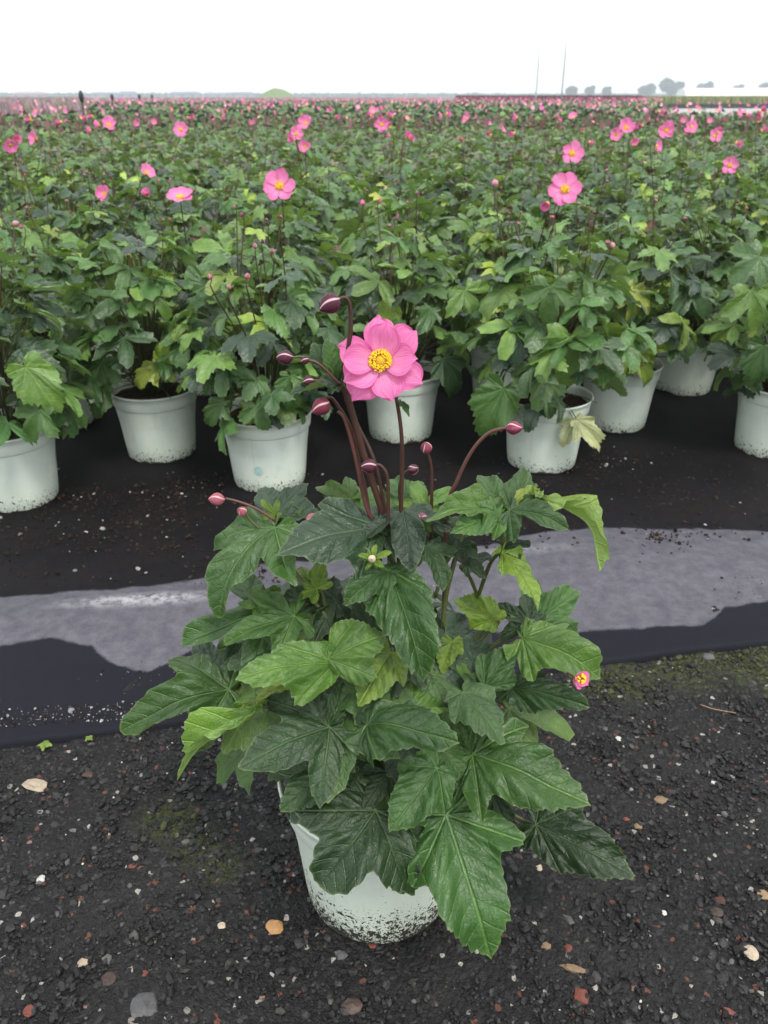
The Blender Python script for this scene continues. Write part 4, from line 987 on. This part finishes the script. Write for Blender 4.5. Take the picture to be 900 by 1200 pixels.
fc = hp(446, 424, -.006); view = (Vector((0, 0, CAM_H)) - HL - fc).normalized()
fdir = (view + Vector((-.08, 0, .22))).normalized()
xr = Vector((1, 0, 0)); xr = (xr - fdir*xr.dot(fdir)).normalized(); yr = fdir.cross(xr)
FM = Matrix.Translation(fc) @ Matrix((xr, yr, fdir)).transposed().to_4x4() @ Matrix.Scale(.84, 4)
b = Buf(); stamens(b, 190, .0042, .0108, .00098, 0, 9)
lathe(b, [(.0003, .0089), (.0022, .0084), (.0040, .0068), (.0052, .0045), (.0085, .002), (.0095, 0)], 24, 1)
flower = b.build('flower', [M_STAMEN, M_BUTTON], hero); flower.matrix_basis = FM
for i, (ang, L, W, tilt, z, cup) in enumerate([(94, .041, .030, .10, -.0035, .15), (36, .041, .033, .12, -.0025, .25), (-31, .041, .031, .05, -.0035, .15), (-122, .041, .033, .02, -.004, .1), (163, .040, .030, .12, -.0035, .2), (-74, .036, .031, .16, -.003, .2),
      (74, .035, .032, .42, -.001, .45), (-4, .035, .031, .36, -.001, .35), (-146, .037, .033, .22, -.0015, .3), (178, .036, .029, .36, -.001, .5)]):
    me = petal_mesh(L=L, W=W, cup=cup, curl=.28, nu=16, nv=12, seed=700+i)
    new_obj('petal', me, flower, Matrix.Rotation(R(ang-90), 4, 'Z') @ Matrix.Translation((0, .0028, z)) @ Matrix.Rotation(tilt, 4, 'X'))
# faded small flower at the right
p = hp(675, 793, -.085); b = Buf(); stamens(b, 24, .001, .005, .0012, 0, 3); fl = b.build('flower', [M_STAMEN, M_BUTTON], hero)
fl.matrix_basis = Matrix.Translation(p) @ frame((0, .3, 1), (.4, -.7, .5)).to_4x4(); fl['label'] = 'withered small pink flower'
for k, a in enumerate((20, 95, 150, 215, 285)):
    new_obj('petal', PETS[k % 4], fl, Matrix.Rotation(R(a), 4, 'Z') @ Matrix.Rotation(.7, 4, 'X') @ Matrix.Scale(.34, 4))

# seedlings by the fabric edge and a dry twig
for i, (px, py, s) in enumerate(((55, 876, .011), (106, 866, .007))):
    w = on_z(px, py); o = empty('seedling', (w.x, w.y-.004, 0)); b = Buf(); tube(b, [(0, 0, -.002), (.001, 0, s*.8)], .0006, .0005, 4, 1); b.build('stem', M_STEM_G, o)
    for k in range(4):
        a = k*1.6+i; new_obj('leaf', LOFI[6], o, Matrix.Translation((0, 0, s*.8)) @ frame((math.cos(a), math.sin(a), .2), (0, 0, 1)).to_4x4() @ Matrix.Scale(s, 4), LIME)
    tag(o, ('larger' if i == 0 else 'tiny') + ' lime green seedling sprouting on asphalt at the fabric edge', 'seedling')
b = Buf(); tube(b, [on_z(820, 828)+Vector((0, 0, .004)), on_z(836, 836)+Vector((0, 0, .008)), on_z(862, 838)+Vector((0, 0, .004))], .0008, .0005, 5, 4)
M_TWIG = mat_simple('dry_twig', (.34, .22, .14), .7, 200, .3)
tag(b.build('dry_twig', M_TWIG), 'thin dry brown twig lying on the asphalt near the moss', 'twig')

# ------------------------------------------------------------------ the far field, one mass
def leaf_cloud(name, P, n, size, h0, h1, spread, label, cat, pal):
    m = len(P)*n; base = np.repeat(P, n, 0); k = np.column_stack([rng.normal(0, spread, m), rng.normal(0, spread, m), rng.uniform(h0, h1, m)])
    k[:, 2] -= .5*np.hypot(k[:, 0], k[:, 1]); c = np.c_[base, np.zeros(m)] + k
    a = rng.uniform(0, 6.283, m); el = rng.uniform(-.6, .35, m); L = size*rng.uniform(.7, 1.35, m)
    d = np.stack([np.cos(a)*np.cos(el), np.sin(a)*np.cos(el), np.sin(el)], -1); s = np.stack([-np.sin(a), np.cos(a), rng.normal(0, .35, m)], -1)
    up = np.cross(d, s); w = .42*L[:, None]
    V = np.stack([c, c+d*.5*L[:, None]+s*w+up*.10*L[:, None], c+d*L[:, None]-up*.12*L[:, None], c+d*.5*L[:, None]-s*w+up*.10*L[:, None]], 1).reshape(-1, 3)
    q = (np.arange(m)*4)[:, None]; Fa = np.concatenate([q+[0, 1, 2], q+[0, 2, 3]])
    b = Buf(); b.V = [V]; b.F = [Fa]; b.M = [np.zeros(len(Fa))]; b.A = [np.tile([.5, .2, .5], (m*4, 1))]
    pal = np.array(pal); T = np.ones((m*4, 4)); T[:, :3] = np.repeat(pal[rng.integers(0, len(pal), m)]*rng.uniform(.75, 1.25, (m, 1)), 4, 0); b.T = [T]
    o = b.build(name, M_TINTF, None, True); return tag(o, label, cat, kind='stuff')
def field_points(y0, y1, step, xr=None):
    out = []; y = y0
    while y < y1:
        w = .5*y + .6; nn = int(2*w/.6*(.232/step)**0+1)
        for x in np.arange(-w, w, .6*step/.232*.5 if step > .3 else .6): out.append((x+rng.uniform(-.12, .12), y+rng.uniform(-.08, .08)+.155*x))
        y += step
    P = np.array(out); return P
PAL = [tuple(q*1.25 for q in c) for c in (MID, (.06, .085, .05), MID, GREEN, GREEN, LIGHT, (.11, .095, .065), (.13, .15, .085), (.15, .14, .10), (.10, .12, .07))]  # lightened tints paint in distant haze; olive and beige are dry bits
P1 = field_points(FAR_Y+.1, 16, .232); P1 = P1[np.hypot(P1[:, 0], P1[:, 1]) > max(c[0] for c in cand)+.05]
leaf_cloud('anemone_field', P1, 62, .075, .22, .50, .12, 'dense green anemone rows filling the middle of the field', 'plants', PAL)
P2 = field_points(16, 66, .42)
keep = ~((P2[:, 0] > .31*P2[:, 1]) & (P2[:, 1] > 23)) & ~((P2[:, 0] < -.36*P2[:, 1]) & (P2[:, 1] > 24)); P2 = P2[keep]
leaf_cloud('distant_anemone_field', P2, 16, .16, .20, .50, .18, 'hazy distant anemone rows running to the horizon', 'plants', PAL)
def flower_cloud(name, P, r, label, z0, z1, pal):
    m = len(P); c = np.c_[P, rng.uniform(z0, z1, m)]; rr = r*rng.uniform(.55, 1.25, m)
    ang = np.linspace(0, 2*np.pi, 13)[:-1]; rad = np.where(np.arange(12) % 2, .72, 1.0)
    yaw = rng.normal(0, .7, m); tilt = rng.uniform(-.2, 1.1, m); asp = rng.uniform(.55, 1.0, m)
    x = (np.cos(ang)*rad)[None]*rr[:, None]*asp[:, None]; v = (np.sin(ang)*rad)[None]*rr[:, None]
    dep = np.full_like(x, 0) - .35*rr[:, None]
    def rot(x, v, dep):
        Y = dep*np.cos(tilt)[:, None] + v*np.sin(tilt)[:, None]; Z = v*np.cos(tilt)[:, None] - dep*np.sin(tilt)[:, None]
        return np.stack([x*np.cos(yaw)[:, None]-Y*np.sin(yaw)[:, None], x*np.sin(yaw)[:, None]+Y*np.cos(yaw)[:, None], Z], -1)
    ring = rot(x, v, dep); cen = rot(np.zeros((m, 1)), np.zeros((m, 1)), np.zeros((m, 1)))
    V = np.concatenate([cen, ring], 1) + c[:, None, :]; q = (np.arange(m)*13)[:, None]
    Fa = np.concatenate([q+[0, 1+i, 1+(i+1) % 12] for i in range(12)])
    T = np.ones((m, 13, 4)); pal = np.array(pal); T[:, :, :3] = (pal[rng.integers(0, len(pal), m)]*rng.uniform(.8, 1.15, (m, 1)))[:, None, :]
    op = rng.random(m) < .3; T[op, 0, :3] = (.75, .45, .08)
    b = Buf(); b.V = [V.reshape(-1, 3)]; b.F = [Fa]; b.M = [np.zeros(len(Fa))]; b.A = [np.zeros((m*13, 3))]; b.T = [T.reshape(-1, 4)]
    return tag(b.build(name, M_TINTF, None, True), label, 'flowers', kind='stuff')
spk = P1[np.repeat(np.arange(len(P1)), 2)] + rng.normal(0, .12, (len(P1)*2, 2)); m = len(spk); hh = rng.uniform(.40, .56, m); w_ = .0016
V = np.stack([np.c_[spk-[w_, 0], np.full(m, .25)], np.c_[spk+[w_, 0], np.full(m, .25)], np.c_[spk+rng.normal(0, .02, (m, 2))+[w_*2.4, 0], hh], np.c_[spk+rng.normal(0, .02, (m, 2))-[w_*2.4, 0], hh]], 1).reshape(-1, 3)
q = (np.arange(m)*4)[:, None]; Fa = np.concatenate([q+[0, 1, 2], q+[0, 2, 3]]); T = np.ones((m*4, 4)); T[:, :3] = np.repeat(np.array([(.12, .07, .05), (.16, .11, .08), (.22, .12, .12), (.10, .11, .06)])[rng.integers(0, 4, m)], 4, 0)
bb = Buf(); bb.V = [V]; bb.F = [Fa]; bb.M = [np.zeros(len(Fa))]; bb.A = [np.zeros((m*4, 3))]; bb.T = [T]
tag(bb.build('anemone_stems', M_TINTF, None, False), 'thin brown bud stems over the middle anemone rows', 'stems', kind='stuff')
PINK = [(.76, .16, .42), (.66, .12, .34), (.80, .28, .5), (.55, .10, .24), (.7, .3, .42)]
k1 = P1[rng.random(len(P1)) < .42] + rng.normal(0, .08, (int(0), 2)) if False else P1[rng.random(len(P1)) < .19]
flower_cloud('anemone_blooms', k1, .039, 'pink blooms standing over the middle anemone rows', .50, .66, PINK)
k2 = P2[rng.random(len(P2)) < .26]; flower_cloud('distant_anemone_blooms', k2, .042, 'tiny pink blooms over the far anemone rows', .50, .68, PINK)

def spikes(name, xr, yr, n, h, pal, label, cat, w=.03):
    y = rng.uniform(yr[0], yr[1], n); x = np.array([rng.uniform(xr[0]*t, xr[1]*t) for t in y]); hh = h*rng.uniform(.6, 1.1, n)
    a = rng.uniform(0, 3.14, n); dx, dy = np.cos(a)*w, np.sin(a)*w; ln = rng.normal(0, .08, (n, 2))
    V = np.stack([np.stack([x-dx, y-dy, hh*.1], -1), np.stack([x+dx, y+dy, hh*.1], -1), np.stack([x+ln[:, 0]+dx*.7, y+ln[:, 1]+dy*.7, hh], -1), np.stack([x+ln[:, 0]-dx*.5, y+ln[:, 1]-dy*.5, hh*1.05], -1)], 1).reshape(-1, 3)
    q = (np.arange(n)*4)[:, None]; Fa = np.concatenate([q+[0, 1, 2], q+[0, 2, 3]]); pal = np.array(pal)
    T = np.ones((n*4, 4)); T[:, :3] = np.repeat(pal[rng.integers(0, len(pal), n)]*rng.uniform(.7, 1.3, (n, 1)), 4, 0)
    b = Buf(); b.V = [V]; b.F = [Fa]; b.M = [np.zeros(len(Fa))]; b.A = [np.zeros((n*4, 3))]; b.T = [T]
    return tag(b.build(name, M_TINTF, None, False), label, cat, kind='stuff')
spikes('purple_crop', (-.56, -.33), (22, 90), 24000, .62, [(.34, .22, .26), (.26, .2, .19), (.22, .24, .14), (.40, .25, .33)], 'purplish flowering crop beside the far anemone rows', 'plants', .05)
spikes('purple_crop_far', (-.40, .06), (66, 110), 9000, .55, [(.32, .2, .24), (.22, .24, .14), (.36, .23, .3)], 'thin purplish crop behind the far anemone rows', 'plants', .09)
spikes('red_shrub_bed', (.08, .285), (67, 96), 12000, .72, [(.13, .025, .04), (.17, .04, .06), (.09, .03, .03)], 'dark red shrubs in a long low bed at the field end', 'plants', .10)
spikes('yellow_green_bed', (.29, .60), (67, 120), 14000, .66, [(.20, .22, .06), (.16, .2, .06), (.26, .24, .07)], 'yellow green plants in a low bed by the white tunnel', 'plants', .12)

# ------------------------------------------------------------------ things on the horizon
def dirx(px, Y): return (px-450)/F_PX*(Y*CP)*1.0
def gx(px, Y): 
    r = ray(px, 112); return r.x*Y/r.y
for i, (px, hh, Y) in enumerate(((628, 3.55, 58), (658, 3.85, 58))):
    x = gx(px, Y); b = Buf(); tube(b, [(0, 0, 0), (.01, 0, hh*.5), (.0, 0, hh)], .045, .032, 8, 2)
    o = empty('mast', (x, Y, 0)); b.build('pole', mat_simple('mast_metal', (.22, .22, .23) if i else (.36, .36, .37), .5, 3, .2), o)
    b = Buf(); lathe(b, [(.0, hh+.05), (.04, hh+.045), (.055, hh), (.05, hh-.04)], 10); b.build('cap', M_TINT, o)
    tag(o, ('taller darker' if i else 'shorter paler') + ' thin mast rising above the far end of the field', 'mast')
M_DARKP = mat_simple('dark_plastic', (.02, .02, .022), .5, 20, .3)
for i, (px, Y, top) in enumerate(((95, 12, 108), (131, 24, 111), (163, 34, 111.3), (178, 42, 111.5))):
    x = gx(px, Y); zt = CAM_H + (112-top)/1195*Y + .02
    o = empty('sprinkler_post', (x, Y, 0)); b = Buf(); tube(b, [(0, 0, 0), (0, 0, zt-.12)], .012+.0006*Y, .010+.0006*Y, 8, 1); b.build('riser', M_DARKP, o)
    b = Buf(); r = .02+.0011*Y; lathe(b, [(.0, zt), (r*.6, zt-.01), (r, zt-.05), (r*1.05, zt-.09), (r*.6, zt-.14), (.0, zt-.16)], 10); b.build('nozzle', M_DARKP, o)
    tag(o, 'dark sprinkler post standing out of the flower rows' if i else 'tallest dark sprinkler post standing out of the flower rows', 'sprinkler', 'sprinkler posts' if i else None)

def far_tree(px, top, wpx, Y, seed, lab, squash=1.0):
    rd = random.Random(seed); sc = Y/1195.0; x = gx(px, Y); H = CAM_H + (112-top)*sc; W = wpx*sc*.9
    o = empty('tree', (x, Y, -.05)); b = Buf(); tube(b, [(0, 0, 0), (.1, 0, H*.2), (0, 0, H*.55)], W*.05, W*.03, 8, 2, tint=(.06, .05, .04))
    for k in range(4): tube(b, [(0, 0, H*.25), (math.cos(k*1.6)*W*.15, math.sin(k*1.6)*W*.15, H*.5), (math.cos(k*1.6)*W*.28, math.sin(k*1.6)*W*.28, H*.68)], W*.022, W*.01, 5, 2, tint=(.06, .05, .04))
    b.build('trunk', M_TINT, o)
    m = 7000; cl = np.array([(rd.uniform(-.32, .32)*W, rd.uniform(-.32, .32)*W, H*(.5+rd.uniform(-.22, .26))) for _ in range(16)]); ci = rng.integers(0, 16, m)
    u = rng.normal(0, 1, (m, 3)); u /= np.linalg.norm(u, axis=1)[:, None]; c = cl[ci] + u*(rng.uniform(.6, 1, m)[:, None])*np.array([W*.22, W*.22, H*.2])
    e = np.sqrt((c[:, 0]/(W*.52))**2 + (c[:, 1]/(W*.52))**2 + ((c[:, 2]-H*.53)/(H*.47))**2); c = c[(e < 1) & (c[:, 2] > .04*H)]; m = len(c); L = .024*W
    d1 = rng.normal(0, 1, (m, 3))*L; d2 = rng.normal(0, 1, (m, 3))*L
    V = np.stack([c-d1, c-d2, c+d1, c+d2], 1).reshape(-1, 3); q = (np.arange(m)*4)[:, None]; Fa = np.concatenate([q+[0, 1, 2], q+[0, 2, 3]])
    T = np.ones((m*4, 4)); T[:, :3] = np.repeat(np.array([.035, .06, .03])*rng.uniform(.6, 1.4, (m, 1)), 4, 0)
    bb = Buf(); bb.V = [V]; bb.F = [Fa]; bb.M = [np.zeros(len(Fa))]; bb.A = [np.zeros((m*4, 3))]; bb.T = [T]; bb.build('crown', M_TINTF, o, False)
    tag(o, lab, 'tree', 'trees on the horizon')
for i, a in enumerate([(669, 99.5, 18, 420, 'small round hazy tree beside the taller mast'), (691, 99, 17, 425, 'middle one of three small round hazy trees'), (711, 100.5, 15, 430, 'third small round hazy tree from the mast, nearest the large trees'),
          (757, 97, 26, 440, 'rounded hazy tree leaning against the largest tree'), (786, 89.5, 36, 440, 'largest broad hazy tree on the horizon'), (806, 102, 14, 450, 'low hazy bush at the foot of the largest tree'),
          (825, 93.5, 24, 460, 'flat topped hazy tree behind the white tunnel'), (864, 98, 20, 470, 'low hazy tree showing just above the white tunnel roof'), (897, 95, 24, 460, 'rounded hazy tree over the far end of the white tunnel')]):
    far_tree(*a[:4], 600+i, a[4])
# white plastic tunnel
Y = 250; x0, x1 = gx(792, Y), gx(1010, Y); b = Buf(); V = []; nseg = 14; hgt = 2.5
for xx in np.linspace(x0, x1, 12):
    for k in range(nseg+1):
        w = math.pi*k/nseg; V.append((xx, 4*math.cos(w)-4, max(0, (hgt+.25*(xx-x0)/(x1-x0))*math.sin(w)**.7)))
F = [(i*(nseg+1)+k, i*(nseg+1)+k+1, (i+1)*(nseg+1)+k+1, (i+1)*(nseg+1)+k) for i in range(11) for k in range(nseg)] + [tuple(range(nseg+1)), tuple(11*(nseg+1)+k for k in range(nseg+1))]
b.add(V, F); tun = empty('polytunnel', (0, Y, -.05)); b.build('cover', mat_simple('white_film', (.80, .80, .78), .5, .3, .06), tun, False)
b = Buf()
for xx in np.linspace(x0, x1, 12):
    pts = [(xx, 4.03*math.cos(math.pi*k/nseg)-4, (hgt+.28)*math.sin(math.pi*k/nseg)**.7+.03) for k in range(nseg+1)]; tube(b, pts, .06, .06, 5, 1, tint=(.5, .5, .5))
b.build('hoops', M_TINT, tun); tag(tun, 'long white plastic film tunnel on the horizon below the trees', 'greenhouse')
b = Buf(); b.add([(7.3, 23.5, .012), (30, 23.5, .012), (60, 61, .012), (17, 61, .012)], [(0, 1, 2, 3)])
tag(b.build('concrete_path', mat_simple('pale_concrete', (.32, .31, .30), .8, 1.5, .2)), kind='structure')
# black crates with plants at the far right of the bed
for k in range(22):
    Y = 62 + .1*k; x = .31*62 + .75*k; o = empty('plant_crate', (x, Y, 0.012)); b = Buf()
    for dx, dy, sx_, sy_ in ((0, -.24, .62, .02), (0, .24, .62, .02), (-.30, 0, .02, .46), (.30, 0, .02, .46)): box(b, (dx, dy, .13), (sx_, sy_, .26))
    box(b, (0, 0, .01), (.58, .46, .02)); b.build('box', M_DARKP, o, False)
    P_ = np.array([(rng.uniform(-.25, .25), rng.uniform(-.2, .2)) for _ in range(8)])
    oo = leaf_cloud('foliage', P_, 8, .09, .22, .42, .05, None, None, [(.2, .22, .06), (.12, .18, .05)]); oo.parent = o
    tag(o, 'black crate of yellow green plants in a row beyond the anemones', 'crate', 'black crates beyond the anemones')
# far sheds on the left and the grassed mound
M_SHED = mat_simple('shed_wall', (.30, .31, .36), .7, .3, .1); M_ROOF = mat_simple('shed_roof', (.13, .14, .18), .7, .3, .15); M_SHEDR = mat_simple('shed_roof_red', (.34, .20, .17), .7, .3, .15)
for i, (p0, p1, top, Y, rf_) in enumerate(((12, 52, 107.5, 380, 2), (104, 136, 108, 390, 1), (137, 158, 107, 400, 1), (196, 232, 107.5, 390, 1), (236, 262, 108.5, 420, 1), (266, 296, 107.8, 400, 1))):
    xa, xb = gx(p0, Y), gx(p1, Y); H = CAM_H + (112-top)*Y/1195; W = xb-xa; o = empty('shed', ((xa+xb)/2, Y, -.05)); wh = H*.62
    b = Buf(); box(b, (0, 4, wh/2), (W, 8, wh)); b.build('wall', M_SHED, o, False)
    b = Buf(); e = .3; b.add([(-W/2-e, -e, wh), (W/2+e, -e, wh), (W/2+e, 8+e, wh), (-W/2-e, 8+e, wh), (-W/2+W*.12, 4, H), (W/2-W*.12, 4, H)], [(0, 1, 5, 4), (2, 3, 4, 5), (0, 4, 3), (1, 2, 5), (3, 2, 1, 0)]); b.build('roof', M_SHEDR if rf_ == 2 else M_ROOF, o, False)
    for k in range(max(2, int(W/4))):
        b = Buf(); box(b, (-W/2+(k+.5)*W/max(2, int(W/4)), -.04, wh*.5), (1.2, .06, wh*.5)); b.build('window' if k else 'door', M_ROOF, o, False)
    tag(o, ('pale farmhouse with a reddish roof at the end of the horizon line', 'pale grey low shed left of its close twin on the horizon', 'taller pale grey shed joined close to its lower neighbour', 'wide pale shed midway along the hazy horizon', 'lowest pale shed on the hazy horizon', 'pale shed next to the green mound')[i], 'building', 'sheds on the horizon')
Y = 205; xm = gx(324, Y); b = Buf(); V = []; F = []; nr, na = 12, 36
for j in range(nr+1):
    for k in range(na):
        t = j/nr; w = 2*math.pi*k/na; rr = t*(5.6+.5*math.sin(w*3)); V.append((xm+rr*math.cos(w), Y+rr*math.sin(w), 2.25*(math.cos(math.pi*t)*.5+.5)**.8 + .16*mn.noise(Vector((rr*math.cos(w)*.6, rr*math.sin(w)*.6, 2))) - .05))
F = [(j*na+k, (j+1)*na+k, (j+1)*na+(k+1) % na, j*na+(k+1) % na) for j in range(nr) for k in range(na)]
b.add(V, F); tag(b.build('grass_mound', mat_simple('mound_grass', (.13, .19, .05), .9, 1.5, .4, .5, .1, .2)), kind='structure')
# distant hedge line
for i, (p0, p1, Y, hh) in enumerate(((-60, 560, 520, 1.6), (560, 1000, 600, 1.6))):
    xa, xb = gx(p0, Y), gx(p1, Y); m = 5000
    c = np.c_[rng.uniform(xa, xb, m), Y+rng.uniform(-2, 2, m), rng.uniform(.0, hh, m)]; d1 = rng.normal(0, .5, (m, 3)); d2 = rng.normal(0, .5, (m, 3))
    V = np.stack([c-d1, c-d2, c+d1, c+d2], 1).reshape(-1, 3); q = (np.arange(m)*4)[:, None]; Fa = np.concatenate([q+[0, 1, 2], q+[0, 2, 3]])
    T = np.ones((m*4, 4)); T[:, :3] = np.repeat(np.array([.07, .11, .04])*rng.uniform(.7, 1.3, (m, 1)), 4, 0)
    bb = Buf(); bb.V = [V]; bb.F = [Fa]; bb.M = [np.zeros(len(Fa))]; bb.A = [np.zeros((m*4, 3))]; bb.T = [T]
    tag(bb.build('hedgerow', M_TINTF, None, False), 'thin hazy green hedge line along the ' + ('open' if i == 0 else 'tree lined') + ' horizon', 'hedge', kind='stuff')

# ------------------------------------------------------------------ haze
b = Buf(); box(b, (0, S_/2-40, 8.5), (2*S_+20, S_+80, 21)); hz = b.mesh('haze', [], False); hm = bpy.data.materials.new('haze_air'); hm.use_nodes = True; nt = hm.node_tree; nt.nodes.clear()
ho = nt.nodes.new('ShaderNodeOutputMaterial'); pv = nt.nodes.new('ShaderNodeVolumePrincipled'); pv.inputs['Color'].default_value = (.84, .94, 1, 1); pv.inputs['Density'].default_value = .0017
nt.links.new(pv.outputs[0], ho.inputs['Volume']); hz.materials.append(hm)
tag(new_obj('haze', hz), 'pale damp air over the whole field', 'haze', kind='stuff')
